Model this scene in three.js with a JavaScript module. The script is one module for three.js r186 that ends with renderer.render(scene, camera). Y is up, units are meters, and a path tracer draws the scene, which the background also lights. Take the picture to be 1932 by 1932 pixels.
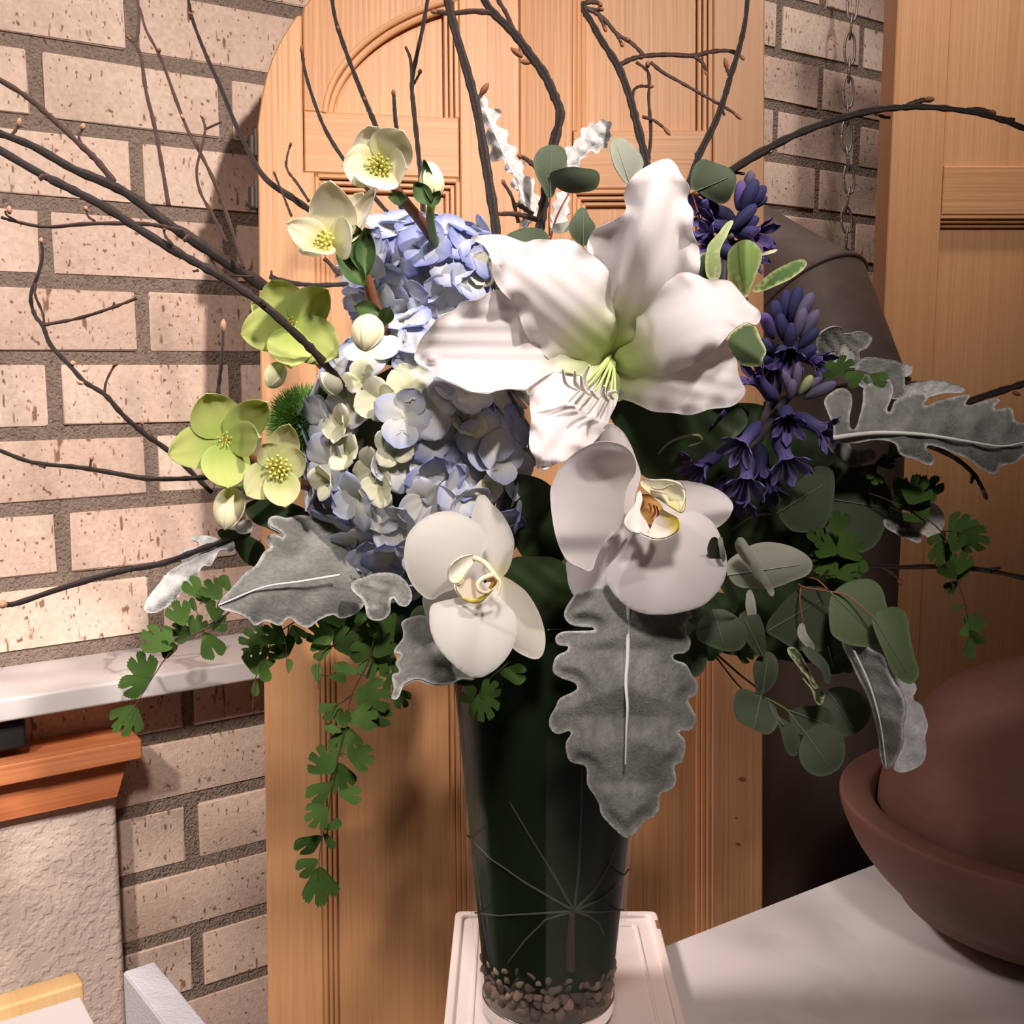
import * as THREE from 'three';
import { RoundedBoxGeometry } from 'three/addons/geometries/RoundedBoxGeometry.js';
import { mergeGeometries, mergeVertices, toCreasedNormals } from 'three/addons/utils/BufferGeometryUtils.js';

// ---------------------------------------------------------------- camera, light, exposure
const scene = new THREE.Scene();
scene.background = new THREE.Color(0x000000);
const FOCAL = 2070, TILT = Math.atan(276 / FOCAL), EYE = new THREE.Vector3(0, 1.4, 0);
const camera = new THREE.PerspectiveCamera(2 * Math.atan(966 / FOCAL) * 180 / Math.PI, 1, 0.02, 30);
camera.position.copy(EYE);
camera.rotation.x = -TILT;
scene.add(camera);
const renderer = new THREE.WebGLRenderer({ antialias: true });
renderer.toneMapping = THREE.LinearToneMapping;
renderer.toneMappingExposure = 0.315;
renderer.shadowMap.enabled = true;
// ceiling spotlights, some of them added as fill: [x, y, z, aim x, y, z, candela, half angle in degrees, penumbra, colour, size]
const LAMPS = [
  [-1.0, 2.5, -0.36, 0.03, 1.27, -0.62, 7.5, 16, 0.8, [1, 0.94, 0.94], 3, 'black spotlight on the ceiling to the left of the flowers'],
  [-0.62, 1.95, -0.7, 0.14, 1.0, -0.74, 12, 12, 0.7, [1, 0.88, 0.84], 5, 'black spotlight hanging low at the left of the flowers'],
  [0.5, 2.2, 0.1, -0.4, 1.4, -1.0, 25, 24, 0.75, [1, 0.895, 0.83], 1.4, 'black spotlight hanging low at the right of the viewer'],
  [0.48, 2.6, 0.3, 0.32, 1.85, -1.15, 19, 19, 0.9, [1, 0.9, 0.83], 3, 'black spotlight on the ceiling above the right door'],
  [0.34, 2.65, -0.86, 0.37, 1.6, -1.42, 8, 26, 0.8, [1, 0.9, 0.86], 3, 'added unseen black spotlight above the stovepipe, brightening the brick gap'],  // invented lamp, put in to lift the dark bricks between the doors
  [0.05, 2.65, 0.75, -0.22, 1.1, -0.8, 28, 19, 1, [1, 0.89, 0.84], 6, 'black spotlight on the ceiling behind the viewer'],
  [-0.6, 2.6, 0.9, -0.4, 0.98, -0.85, 34, 9.5, 0.9, [1, 0.89, 0.82], 3, 'added unseen black spotlight at the left behind the viewer, brightening the lower left corner'],  // extra lamp, added only to brighten the stucco and bricks at lower left
];

// ---------------------------------------------------------------- small helpers
let seedState = 7;
const rnd = () => { seedState = (seedState * 1664525 + 1013904223) >>> 0; return seedState / 4294967296; };
const rr = (a, b) => a + (b - a) * rnd();
const lerp = (a, b, t) => a + (b - a) * t, clamp = (x, a = 0, b = 1) => Math.min(b, Math.max(a, x));
const sstep = (a, b, x) => { const t = clamp((x - a) / (b - a)); return t * t * (3 - 2 * t); };
const V = (x, y, z) => new THREE.Vector3(x, y, z);
const col = (h) => { const c = new THREE.Color(h); return [c.r, c.g, c.b]; };
const mixc = (a, b, t) => [lerp(a[0], b[0], t), lerp(a[1], b[1], t), lerp(a[2], b[2], t)];
// the point of the room that stands at view depth d behind the place (x, y) of a 1932 x 1932 view
const UPV = V(0, Math.cos(TILT), -Math.sin(TILT)), FWD = V(0, -Math.sin(TILT), -Math.cos(TILT));
const at = (x, y, d) => V((x - 966) / FOCAL * d, 0, 0).addScaledVector(UPV, (966 - y) / FOCAL * d).addScaledVector(FWD, d).add(EYE);
const ontoPlane = (x, y, point, normal) => {
  const r = at(x, y, 1).sub(EYE);
  return EYE.clone().addScaledVector(r, point.clone().sub(EYE).dot(normal) / r.dot(normal));
};
const used = {};
function numbered(name) {
  const n = used[name] = (used[name] ?? -1) + 1;
  return n ? name + '_' + String(n).padStart(3, '0') : name;
}
function thing(name, label, category, group, pos) {
  const o = new THREE.Group();
  o.name = numbered(name);
  o.userData = { label, category };
  if (group) o.userData.group = group;
  if (pos) o.position.copy(pos);
  scene.add(o);
  o.updateMatrixWorld(true);
  return o;
}
function part(name, geometry, material, parent, label) {
  const m = new THREE.Mesh(geometry, material);
  m.name = name; m.castShadow = m.receiveShadow = true;
  if (label) m.userData.label = label;
  parent.add(m);
  return m;
}
function sub(name, parent) { const g = new THREE.Group(); g.name = name; parent.add(g); return g; }
function struct(name, geometry, material) {
  const m = new THREE.Mesh(geometry, material);
  m.name = name; m.userData.kind = 'structure'; m.castShadow = m.receiveShadow = true;
  scene.add(m);
  return m;
}
// geometry in world coordinates -> geometry about the thing's own base
const local = (g, o) => g.translate(-o.position.x, -o.position.y, -o.position.z);

// ---------------------------------------------------------------- noise and textures
const hash = (x, y, s) => { let h = Math.imul(x, 374761393) + Math.imul(y, 668265263) + Math.imul(s, 974634777); h = Math.imul(h ^ (h >>> 13), 1274126177); return ((h ^ (h >>> 16)) >>> 0) / 4294967296; };
function vnoise(x, y, px, py, s) {   // value noise that repeats after px, py cells
  const xi = Math.floor(x), yi = Math.floor(y), fx = x - xi, fy = y - yi, m = (a, n) => ((a % n) + n) % n;
  const u = fx * fx * (3 - 2 * fx), v = fy * fy * (3 - 2 * fy);
  const h = (a, b) => hash(m(a, px), m(b, py), s);
  return lerp(lerp(h(xi, yi), h(xi + 1, yi), u), lerp(h(xi, yi + 1), h(xi + 1, yi + 1), u), v);
}
function fbm(u, v, px, py, oct, s) {   // u, v in 0..1
  let a = 0, w = 0.5, n = 0;
  for (let i = 0; i < oct; i++) { a += w * vnoise(u * px, v * py, px, py, s + i * 17); n += w; w *= 0.5; px *= 2; py *= 2; }
  return a / n;
}
function texture(w, h, fn, srgb) {
  const data = new Uint8Array(w * h * 4);
  for (let j = 0; j < h; j++) for (let i = 0; i < w; i++) {
    const c = fn(i / w, j / h, i, j), k = (j * w + i) * 4;
    for (let q = 0; q < 3; q++) data[k + q] = clamp(c[q] ?? c[0], 0, 1) * 255;
    data[k + 3] = 255;
  }
  const t = new THREE.DataTexture(data, w, h);
  t.wrapS = t.wrapT = THREE.RepeatWrapping; t.magFilter = THREE.LinearFilter; t.minFilter = THREE.LinearMipmapLinearFilter;
  if (srgb) t.colorSpace = THREE.SRGBColorSpace;
  t.needsUpdate = true;
  return t;
}
const rgb8 = (r, g, b) => [r / 255, g / 255, b / 255];
const std = (o) => new THREE.MeshStandardMaterial(o), phys = (o) => new THREE.MeshPhysicalMaterial(o);

// ---------------------------------------------------------------- thin organic sheets
function smoothClosed(flat, step) {
  const P = []; for (let i = 0; i < flat.length; i += 2) P.push([flat[i], flat[i + 1]]);
  const n = P.length, out = [];
  for (let i = 0; i < n; i++) {
    const a = P[(i + n - 1) % n], b = P[i], c = P[(i + 1) % n], d = P[(i + 2) % n];
    const L = Math.hypot(c[0] - b[0], c[1] - b[1]), k = Math.max(1, Math.round(L / step));
    const t1 = 0.42 * L / Math.max(1e-6, Math.hypot(c[0] - a[0], c[1] - a[1])), t2 = 0.42 * L / Math.max(1e-6, Math.hypot(d[0] - b[0], d[1] - b[1]));
    const m1 = [b[0] + (c[0] - a[0]) * t1 * 0.8, b[1] + (c[1] - a[1]) * t1 * 0.8], m2 = [c[0] - (d[0] - b[0]) * t2 * 0.8, c[1] - (d[1] - b[1]) * t2 * 0.8];
    for (let j = 0; j < k; j++) {
      const t = j / k, s = 1 - t;
      out.push([0, 1].map((q) => s * s * s * b[q] + 3 * s * s * t * m1[q] + 3 * s * t * t * m2[q] + t * t * t * c[q]));
    }
  }
  return out;
}
const inside = (poly, x, y) => {
  let c = false;
  for (let i = 0, j = poly.length - 1; i < poly.length; j = i++) {
    const a = poly[i], b = poly[j];
    if ((a[1] > y) !== (b[1] > y) && x < (b[0] - a[0]) * (y - a[1]) / (b[1] - a[1]) + a[0]) c = !c;
  }
  return c;
};
const edgeDistance = (poly, x, y) => {
  let m = 1e18;
  for (let i = 0, j = poly.length - 1; i < poly.length; j = i++) {
    const a = poly[j], b = poly[i], dx = b[0] - a[0], dy = b[1] - a[1], t = clamp(((x - a[0]) * dx + (y - a[1]) * dy) / (dx * dx + dy * dy + 1e-12));
    const ex = x - a[0] - dx * t, ey = y - a[1] - dy * t, q = ex * ex + ey * ey;
    if (q < m) m = q;
  }
  return Math.sqrt(m);
};
function delaunay(pts) {   // sweep version of Bowyer and Watson
  const n = pts.length, order = pts.map((_, i) => i).sort((a, b) => pts[a][0] - pts[b][0]);
  let x0 = 1e9, x1 = -1e9, y0 = 1e9, y1 = -1e9;
  for (const p of pts) { x0 = Math.min(x0, p[0]); x1 = Math.max(x1, p[0]); y0 = Math.min(y0, p[1]); y1 = Math.max(y1, p[1]); }
  const D = Math.max(x1 - x0, y1 - y0) * 20, mx = (x0 + x1) / 2, my = (y0 + y1) / 2;
  const q = pts.concat([[mx - D, my - D], [mx, my + D], [mx + D, my - D]]);
  const circ = (a, b, c) => {
    const [ax, ay] = q[a], bx = q[b][0] - ax, by = q[b][1] - ay, cx = q[c][0] - ax, cy = q[c][1] - ay, d = 2 * (bx * cy - by * cx) || 1e-12;
    const ux = (cy * (bx * bx + by * by) - by * (cx * cx + cy * cy)) / d, uy = (bx * (cx * cx + cy * cy) - cx * (bx * bx + by * by)) / d;
    return { a, b, c, x: ax + ux, y: ay + uy, r: ux * ux + uy * uy };
  };
  let open = [circ(n, n + 1, n + 2)]; const done = [];
  for (const i of order) {
    const [px, py] = q[i], edges = new Map(), keep = [];
    for (const t of open) {
      const dx = px - t.x;
      if (dx > 0 && dx * dx > t.r) { done.push(t); continue; }
      const dy = py - t.y;
      if (dx * dx + dy * dy > t.r) { keep.push(t); continue; }
      for (const [u, v] of [[t.a, t.b], [t.b, t.c], [t.c, t.a]]) {
        const k = u < v ? u * 100003 + v : v * 100003 + u;
        if (edges.has(k)) edges.delete(k); else edges.set(k, [u, v]);
      }
    }
    open = keep;
    for (const [u, v] of edges.values()) open.push(circ(u, v, i));
  }
  return done.concat(open).filter((t) => t.a < n && t.b < n && t.c < n).map((t) => [t.a, t.b, t.c]);
}
function fill(flat, h, jag) {   // outline -> points, triangles, distance of each point from the edge
  let ring = smoothClosed(flat, h * 0.75);
  if (jag) {   // a lobed, feathery margin
    let arc = 0; const n = ring.length;
    ring = ring.map((p, i) => { const a = ring[(i + n - 1) % n], b = ring[(i + 1) % n], dx = b[0] - a[0], dy = b[1] - a[1], L = Math.hypot(dx, dy) || 1, k = jag[0] * Math.sin(arc / jag[1] * 6.283 + 0.6 * Math.sin(arc / jag[1] * 1.7)); arc += Math.hypot(b[0] - p[0], b[1] - p[1]); return [p[0] + dy / L * k, p[1] - dx / L * k]; });
  }
  const pts = ring.map((p) => p.slice()), e = ring.map(() => 0);
  let x0 = 1e9, x1 = -1e9, y0 = 1e9, y1 = -1e9;
  for (const p of ring) { x0 = Math.min(x0, p[0]); x1 = Math.max(x1, p[0]); y0 = Math.min(y0, p[1]); y1 = Math.max(y1, p[1]); }
  let row = 0;
  for (let y = y0 + h * 0.4; y < y1; y += h * 0.866, row++) for (let x = x0 + (row % 2) * h / 2; x < x1; x += h) {
    const jx = x + (hash(Math.round(x * 7 / h), row, 3) - 0.5) * h * 0.08, jy = y + (hash(row, Math.round(x * 7 / h), 5) - 0.5) * h * 0.08;
    if (!inside(ring, jx, jy)) continue;
    const d = edgeDistance(ring, jx, jy);
    if (d < h * 0.5) continue;
    pts.push([jx, jy]); e.push(d);
  }
  const tris = delaunay(pts).filter(([a, b, c]) => inside(ring, (pts[a][0] + pts[b][0] + pts[c][0]) / 3, (pts[a][1] + pts[b][1] + pts[c][1]) / 3));
  for (const t of tris) {
    const [a, b, c] = t.map((i) => pts[i]);
    if ((b[0] - a[0]) * (c[1] - a[1]) - (b[1] - a[1]) * (c[0] - a[0]) < 0) t.reverse();
  }
  return { pts, tris, e, ring: ring.length };
}
function solid(F, P, colors, uv, th) {   // a sheet of thickness th behind the points P; F.tris counter-clockwise as seen from its face
  const n = P.length, N = P.map(() => V(0, 0, 0)), ab = V(), ac = V();
  for (const [a, b, c] of F.tris) { ab.subVectors(P[b], P[a]); ac.subVectors(P[c], P[a]); ab.cross(ac); N[a].add(ab); N[b].add(ab); N[c].add(ab); }
  const pos = [], idx = [], cc = [], uu = [];
  for (let s = 0; s < 2; s++) for (let i = 0; i < n; i++) {
    if (!s) N[i].normalize();
    const k = s ? -th : 0;
    pos.push(P[i].x + N[i].x * k, P[i].y + N[i].y * k, P[i].z + N[i].z * k);
    if (colors) cc.push(...colors[i]);
    uu.push(...uv[i]);
  }
  for (const [a, b, c] of F.tris) idx.push(a, b, c, n + a, n + c, n + b);
  for (let i = 0; i < F.ring; i++) { const j = (i + 1) % F.ring; idx.push(i, n + i, j, j, n + i, n + j); }
  const g = new THREE.BufferGeometry();
  g.setAttribute('position', new THREE.Float32BufferAttribute(pos, 3));
  if (colors) g.setAttribute('color', new THREE.Float32BufferAttribute(cc, 3));
  g.setAttribute('uv', new THREE.Float32BufferAttribute(uu, 2));
  g.setIndex(idx);
  g.computeVertexNormals();
  return g;
}
// A petal or leaf from its outline: o.b base and o.t tip of its midrib, o.d depths of base and tip, o.bow / o.cup / o.tilt / o.ruf how far it bends (metres),
// o.w half width (pixels), o.z extra relief, o.c colour by (s along, q across, e from the edge)
function sheet(flat, o) {
  const h = o.h ?? 9, F = fill(flat, h, o.jag), [bx, by] = o.b, [tx, ty] = o.t, lx = tx - bx, ly = ty - by, L2 = lx * lx + ly * ly, L = Math.sqrt(L2), w = o.w ?? L * 0.3;
  const P = [], C = [], UV = [], m = (o.d[0] + o.d[1]) / 2 / FOCAL;
  F.pts.forEach(([x, y], i) => {
    const s = ((x - bx) * lx + (y - by) * ly) / L2, q = ((x - bx) * -ly + (y - by) * lx) / L / w, sc = clamp(s, -0.3, 1.3), e = F.e[i];
    let d = lerp(o.d[0], o.d[1], sc) + (o.bow ?? 0) * 4 * sc * (1 - sc) + (o.cup ?? 0) * q * q + (o.tilt ?? 0) * q;
    if (o.fold) d += o.fold * Math.sqrt(q * q + 0.01);
    if (o.ruf) d += o.ruf * Math.sin((o.rn ?? 4) * sc * 6.283 + (q > 0 ? 0 : 2) + (o.ph ?? 0)) * sstep(o.re ?? 45, 0, e);
    if (o.ridge) d += o.ridge * Math.cos(q * (o.ridges ?? 9)) * sstep(0, 14, e);
    if (o.vein) d += o.vein * (Math.abs(Math.sin((sc * (o.vn ?? 5) - Math.abs(q) * 0.5) * 3.1416)) - 0.5) * sstep(0, 16, e);
    if (o.z) d += o.z(sc, q, e, x, y);
    P.push(at(x, y, d));
    C.push(o.c ? o.c(sc, q, e) : [1, 1, 1]);
    UV.push([s * L * m + d * 0.3, q * w * m + d * 0.3]);
  });
  for (const t of F.tris) t.reverse();   // picture rows run downward
  return solid(F, P, C, UV, o.th ?? 0.0006);
}
// A petal of unit length along +y and unit width, face toward +z. prof(s) half width 0..0.5, z(s, q) relief, c colour
function blade(o) {
  const nS = o.nS ?? 8, nQ = o.nQ ?? 6, pts = [], tris = [], P = [], C = [], UV = [], ringIds = [];
  for (let i = 0; i <= nS; i++) for (let j = 0; j <= nQ; j++) {
    const s = i / nS, q = j / nQ * 2 - 1, x = o.prof(s) * q;
    P.push(V(x, (o.y ? o.y(s, q) : s), o.z ? o.z(s, q) : 0)); C.push(o.c ? o.c(s, q) : [1, 1, 1]); UV.push([x, s]);
  }
  const id = (i, j) => i * (nQ + 1) + j;
  for (let i = 0; i < nS; i++) for (let j = 0; j < nQ; j++) tris.push([id(i, j), id(i, j + 1), id(i + 1, j + 1)], [id(i, j), id(i + 1, j + 1), id(i + 1, j)]);
  for (let j = 0; j < nQ; j++) ringIds.push(id(0, j));
  for (let i = 0; i < nS; i++) ringIds.push(id(i, nQ));
  for (let j = nQ; j > 0; j--) ringIds.push(id(nS, j));
  for (let i = nS; i > 0; i--) ringIds.push(id(i, 0));
  // put the rim first, as solid() wants it
  const order = ringIds.slice(), seen = new Set(order); P.forEach((_, i) => { if (!seen.has(i)) order.push(i); });
  const back = []; order.forEach((v, i) => { back[v] = i; });
  return solid({ tris: tris.map((t) => t.map((v) => back[v])), ring: ringIds.length }, order.map((v) => P[v]), order.map((v) => C[v]), order.map((v) => UV[v]), o.th ?? 0.012);
}
// stand a unit blade from B to T, facing toward F
function stand(o, B, T, F, w, dz) {
  const y = T.clone().sub(B), L = y.length(); y.divideScalar(L);
  const z = F.clone().addScaledVector(y, -F.dot(y)).normalize(), x = y.clone().cross(z);
  const m = new THREE.Matrix4().makeBasis(x.multiplyScalar(w), y.clone().multiplyScalar(L), z.multiplyScalar(dz ?? L));
  m.setPosition(B);
  o.matrix.copy(m); o.matrix.decompose(o.position, o.quaternion, o.scale);
  return o;
}
const toEye = (p) => EYE.clone().sub(p).normalize();
// a round rod through points with radii; every vertex ring turns with the path
function rod(points, radii, sides = 7, bump = 0, steps) {
  const curve = points.length > 1 ? new THREE.CatmullRomCurve3(points, false, 'centripetal') : null, n = steps ?? Math.max(4, (points.length - 1) * 5);
  const pos = [], uv = [], idx = [], fr = []; let nrm = V(0.31, 0.2, 0.93), len = 0, prev = null;
  for (let i = 0; i <= n; i++) {
    const u = i / n, p = curve.getPoint(u), t = curve.getTangent(u).normalize();
    if (prev) len += p.distanceTo(prev); prev = p;
    nrm = nrm.clone().addScaledVector(t, -nrm.dot(t)).normalize();
    const b = t.clone().cross(nrm), k = u * (radii.length - 1), a = Math.min(radii.length - 2, Math.floor(k));
    let r = radii.length > 1 ? lerp(radii[a], radii[a + 1], k - a) : radii[0];
    if (bump) r *= 1 + bump * (Math.sin(i * 2.3 + points[0].x * 90) * 0.5 + (hash(i, Math.round(points[0].y * 1000), 9) - 0.5));
    for (let j = 0; j < sides; j++) {
      const f = j / sides * 6.28319, c = Math.cos(f), s = Math.sin(f);
      pos.push(p.x + (nrm.x * c + b.x * s) * r, p.y + (nrm.y * c + b.y * s) * r, p.z + (nrm.z * c + b.z * s) * r); uv.push(j / sides * 0.02, len);
    }
    fr.push(p);
  }
  for (let i = 0; i < n; i++) for (let j = 0; j < sides; j++) { const a = i * sides + j, b = i * sides + (j + 1) % sides; idx.push(a, b, a + sides, b, b + sides, a + sides); }
  const c0 = pos.length / 3; pos.push(fr[0].x, fr[0].y, fr[0].z, fr[n].x, fr[n].y, fr[n].z); uv.push(0, 0, 0, len);
  for (let j = 0; j < sides; j++) { idx.push(c0, (j + 1) % sides, j); idx.push(c0 + 1, n * sides + j, n * sides + (j + 1) % sides); }
  const g = new THREE.BufferGeometry();
  g.setAttribute('position', new THREE.Float32BufferAttribute(pos, 3)); g.setAttribute('uv', new THREE.Float32BufferAttribute(uv, 2)); g.setIndex(idx); g.computeVertexNormals();
  return g;
}
// a rod along places of the view: flat x, y pairs, depths and pixel radii from end to end
function trace(flat, d, r, sides, bump) {
  const n = flat.length / 2, P = [], R = [];
  for (let i = 0; i < n; i++) { const u = n > 1 ? i / (n - 1) : 0, k = u * (d.length - 1), a = Math.min(d.length - 2, Math.floor(k)), dd = lerp(d[a], d[a + 1], k - a); P.push(at(flat[2 * i], flat[2 * i + 1], dd)); const kr = u * (r.length - 1), b = Math.min(r.length - 2, Math.floor(kr)); R.push(lerp(r[b], r[b + 1], kr - b) * dd / FOCAL); }
  return rod(P, R, sides, bump);
}
const vc = (g, c) => { const n = g.attributes.position.count, a = new Float32Array(n * 3); for (let i = 0; i < n; i++) a.set(c, i * 3); g.setAttribute('color', new THREE.BufferAttribute(a, 3)); return g; };

// ---------------------------------------------------------------- materials
const woodMap = (s, a, b, c) => texture(512, 1024, (u, v) => {
  const wob = fbm(u, v, 3, 2, 3, s) * 0.5, g = fbm((u + wob * 0.12) % 1, v, 46, 2, 3, s + 5), f = fbm(u, v, 190, 6, 2, s + 9), band = fbm((u + wob * 0.2) % 1, v, 7, 1, 2, s + 21), fl = Math.pow(fbm(u, v, 220, 30, 1, s + 31), 5);
  const t = clamp(0.45 * g + 0.55 * band - 0.05), m = mixc(mixc(a, b, clamp(t * 1.5 - 0.25)), c, clamp((f - 0.58) * 0.5 + fl * 0.22));
  return m;
}, true);
const WOOD_A = rgb8(218, 164, 117), WOOD_B = rgb8(203, 146, 98), WOOD_C = rgb8(174, 114, 72);
const woodTex = [woodMap(3, WOOD_A, WOOD_B, WOOD_C), woodMap(71, rgb8(212, 157, 109), rgb8(196, 138, 91), rgb8(166, 106, 65))];
const woodBump = texture(256, 512, (u, v) => [fbm(u, v, 120, 5, 3, 44)]);
for (const t of [...woodTex, woodBump]) t.repeat.set(1 / 0.22, 1 / 0.55);
const M = {};
M.wood = woodTex.map((map) => std({ map, roughness: 0.5, bumpMap: woodBump, bumpScale: 0.0004 }));
const brickTex = [0, 1, 2].map((k) => texture(512, 512, (u, v) => {
  const base = mixc([[0.885, 0.785, 0.715], [0.87, 0.76, 0.695], [0.9, 0.81, 0.74]][k], [0.83, 0.715, 0.64], clamp(fbm(u, v, 5, 4, 4, 11 + k) * 1.9 - 0.55));
  const fine = fbm(u, v, 90, 90, 2, 31 + k) - 0.5;
  const speck = sstep(0.77, 0.88, fbm(u, v, 110, 70, 2, 61 + k)), drip = sstep(0.78, 0.88, fbm(u, v, 80, 20, 2, 81 + k) * 0.9 + vnoise(u * 6, v * 6, 6, 6, 91 + k) * 0.15);
  const c = base.map((x) => x + fine * 0.1);
  return mixc(c, [0.42, 0.28, 0.19], clamp(speck * 0.75 + drip * 0.7));
}, true));
const grit = texture(512, 512, (u, v) => [fbm(u, v, 70, 70, 4, 5)]);
const gritFine = grit.clone(); gritFine.repeat.set(1 / 0.12, 1 / 0.12);
for (const t of brickTex) t.repeat.set(1 / 0.3, 1 / 0.3);
M.brick = brickTex.map((map) => std({ map, roughness: 0.92, bumpMap: gritFine, bumpScale: 0.0004 }));
const mortarTex = texture(512, 512, (u, v) => { const n = fbm(u, v, 120, 120, 3, 15), p = sstep(0.74, 0.84, fbm(u, v, 110, 110, 2, 19)); return mixc([0.485 + n * 0.13, 0.42 + n * 0.12, 0.375 + n * 0.11], [0.33, 0.285, 0.255], p * 0.8); }, true);
mortarTex.repeat.set(1 / 0.3, 1 / 0.3);
M.mortar = std({ map: mortarTex, roughness: 1, bumpMap: gritFine, bumpScale: 0.0025 });
const marbleMap = (s, k) => texture(512, 512, (u, v) => {
  const w = fbm(u, v, 4, 4, 4, s), x = Math.abs(fbm((u + w * 0.25) % 1, (v + w * 0.3) % 1, 5, 3, 5, s + 7) - 0.5), cloud = fbm(u, v, 3, 3, 4, s + 15), vein = sstep(0.05, 0, x);
  return mixc(mixc([0.9, 0.875, 0.87], [0.82, 0.795, 0.79], clamp(cloud * 2 - 0.6)), [0.6, 0.575, 0.57], vein * k);
}, true);
M.sillMarble = std({ map: marbleMap(201, 0.6), roughness: 0.35 }); M.sillMarble.map.repeat.set(1 / 0.35, 1 / 0.35);
M.tableMarble = std({ map: marbleMap(251, 0.12), roughness: 0.42 }); M.tableMarble.map.repeat.set(1 / 0.5, 1 / 0.5);
const plasterBump = texture(512, 512, (u, v) => [sstep(0.35, 0.7, fbm(u, v, 26, 26, 3, 25)) * 0.8 + fbm(u, v, 90, 90, 2, 27) * 0.2]);
plasterBump.repeat.set(1 / 0.13, 1 / 0.13);
M.stucco = std({ color: new THREE.Color(0.72, 0.575, 0.49), roughness: 0.95, bumpMap: plasterBump, bumpScale: 0.0008 });
M.plaster = std({ color: new THREE.Color(0.4, 0.36, 0.33), roughness: 0.95 });
M.floor = std({ color: new THREE.Color(0.22, 0.17, 0.13), roughness: 0.6 });
M.capWood = std({ map: woodMap(131, rgb8(214, 136, 88), rgb8(190, 108, 62), rgb8(150, 80, 44)), roughness: 0.55, bumpMap: woodBump, bumpScale: 0.0004 }); M.capWood.map.repeat.set(1 / 0.12, 1 / 0.5);
M.paleWood = std({ map: woodMap(151, rgb8(240, 205, 150), rgb8(226, 184, 126), rgb8(205, 160, 100)), roughness: 0.55 }); M.paleWood.map.repeat.set(1 / 0.12, 1 / 0.5);
M.capWorn = std({ color: new THREE.Color('#c08a68'), roughness: 0.8 });
M.whitePaint = std({ color: new THREE.Color('#dcdde6'), roughness: 0.6, bumpMap: gritFine, bumpScale: 0.0006 });
M.whiteBoard = std({ color: new THREE.Color('#e6dfdd'), roughness: 0.5 });
M.enamel = phys({ color: new THREE.Color('#efe2dc'), roughness: 0.3, clearcoat: 0.5, clearcoatRoughness: 0.2 });
M.rust = std({ color: new THREE.Color('#8a5a3c'), roughness: 0.9 });
M.iron = std({ color: new THREE.Color('#4a3f39'), roughness: 0.6, metalness: 0.5 });
M.steel = std({ color: new THREE.Color('#8f8580'), roughness: 0.5, metalness: 0.75 });
M.black = std({ color: new THREE.Color('#141212'), roughness: 0.7 });
const pipeTex = texture(256, 256, (u, v) => { const n = fbm(u, v, 6, 6, 4, 303); return [0.34 + n * 0.1, 0.285 + n * 0.085, 0.26 + n * 0.08]; }, true);
M.pipe = std({ map: pipeTex, roughness: 0.62, metalness: 0.15 });
const clayTex = texture(512, 512, (u, v) => { const n = fbm(u, v, 5, 5, 4, 401), f = fbm(u, v, 80, 80, 2, 409); return [0.37 + n * 0.1 + f * 0.03, 0.25 + n * 0.07 + f * 0.03, 0.215 + n * 0.06 + f * 0.03]; }, true);
M.clay = std({ map: clayTex, roughness: 0.62 });
// plants: colours come from the geometry
const feltBump = texture(512, 512, (u, v) => [0.6 * fbm(u, v, 60, 60, 3, 501) + 0.4 * fbm(u, v, 14, 14, 3, 505)]);
feltBump.repeat.set(1 / 0.05, 1 / 0.05);
const feltMap = texture(512, 512, (u, v) => { const n = fbm(u, v, 40, 40, 4, 521), m = fbm(u, v, 9, 9, 3, 531), k = 0.8 + n * 0.2 + (m - 0.5) * 0.22; return [k, k, k]; }, true);
feltMap.repeat.set(1 / 0.05, 1 / 0.05);
M.felt = phys({ vertexColors: true, map: feltMap, roughness: 1, bumpMap: feltBump, bumpScale: 0.0005, sheen: 0.4, sheenRoughness: 0.6, sheenColor: new THREE.Color(0.8, 0.8, 0.8) });
M.petal = phys({ vertexColors: true, roughness: 0.97, transmission: 0.4, specularIntensity: 0.35 });
M.thick = phys({ vertexColors: true, roughness: 0.75, specularIntensity: 0.4 });
M.leaf = phys({ vertexColors: true, roughness: 0.62, specularIntensity: 0.5 });
M.lining = phys({ vertexColors: true, roughness: 0.9, specularIntensity: 0.12 });
M.gloss = phys({ vertexColors: true, roughness: 0.42, specularIntensity: 0.6 });
M.fern = phys({ vertexColors: true, roughness: 0.95, transmission: 0.3, specularIntensity: 0.4 });
const barkTex = texture(256, 256, (u, v) => { const n = fbm(u, v, 12, 10, 4, 601), l = sstep(0.68, 0.76, fbm(u, v, 40, 40, 2, 611)); return mixc([0.1 + n * 0.14, 0.07 + n * 0.1, 0.06 + n * 0.085], [0.42, 0.35, 0.32], l * 0.45); }, true);
barkTex.repeat.set(50, 30);
const barkBump = grit.clone(); barkBump.repeat.set(50, 20);
M.bark = std({ map: barkTex, roughness: 0.62, bumpMap: barkBump, bumpScale: 0.0006 });
M.twig = std({ map: barkTex, color: new THREE.Color(2.6, 2.0, 1.7), roughness: 0.65, bumpMap: barkBump, bumpScale: 0.0004 });
M.bud = std({ color: new THREE.Color('#7a4a30'), roughness: 0.65 });
M.budPale = std({ color: new THREE.Color('#b98a70'), roughness: 0.7 });
M.stemRed = std({ color: new THREE.Color('#9a5a44'), roughness: 0.6 });
M.stemDark = std({ color: new THREE.Color('#3a2620'), roughness: 0.6 });
M.stemGreen = std({ color: new THREE.Color('#5f7a38'), roughness: 0.6 });
M.stemBrown = std({ color: new THREE.Color('#74482f'), roughness: 0.6 });
M.cream = std({ color: new THREE.Color('#efe6c4'), roughness: 0.7 });

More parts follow.
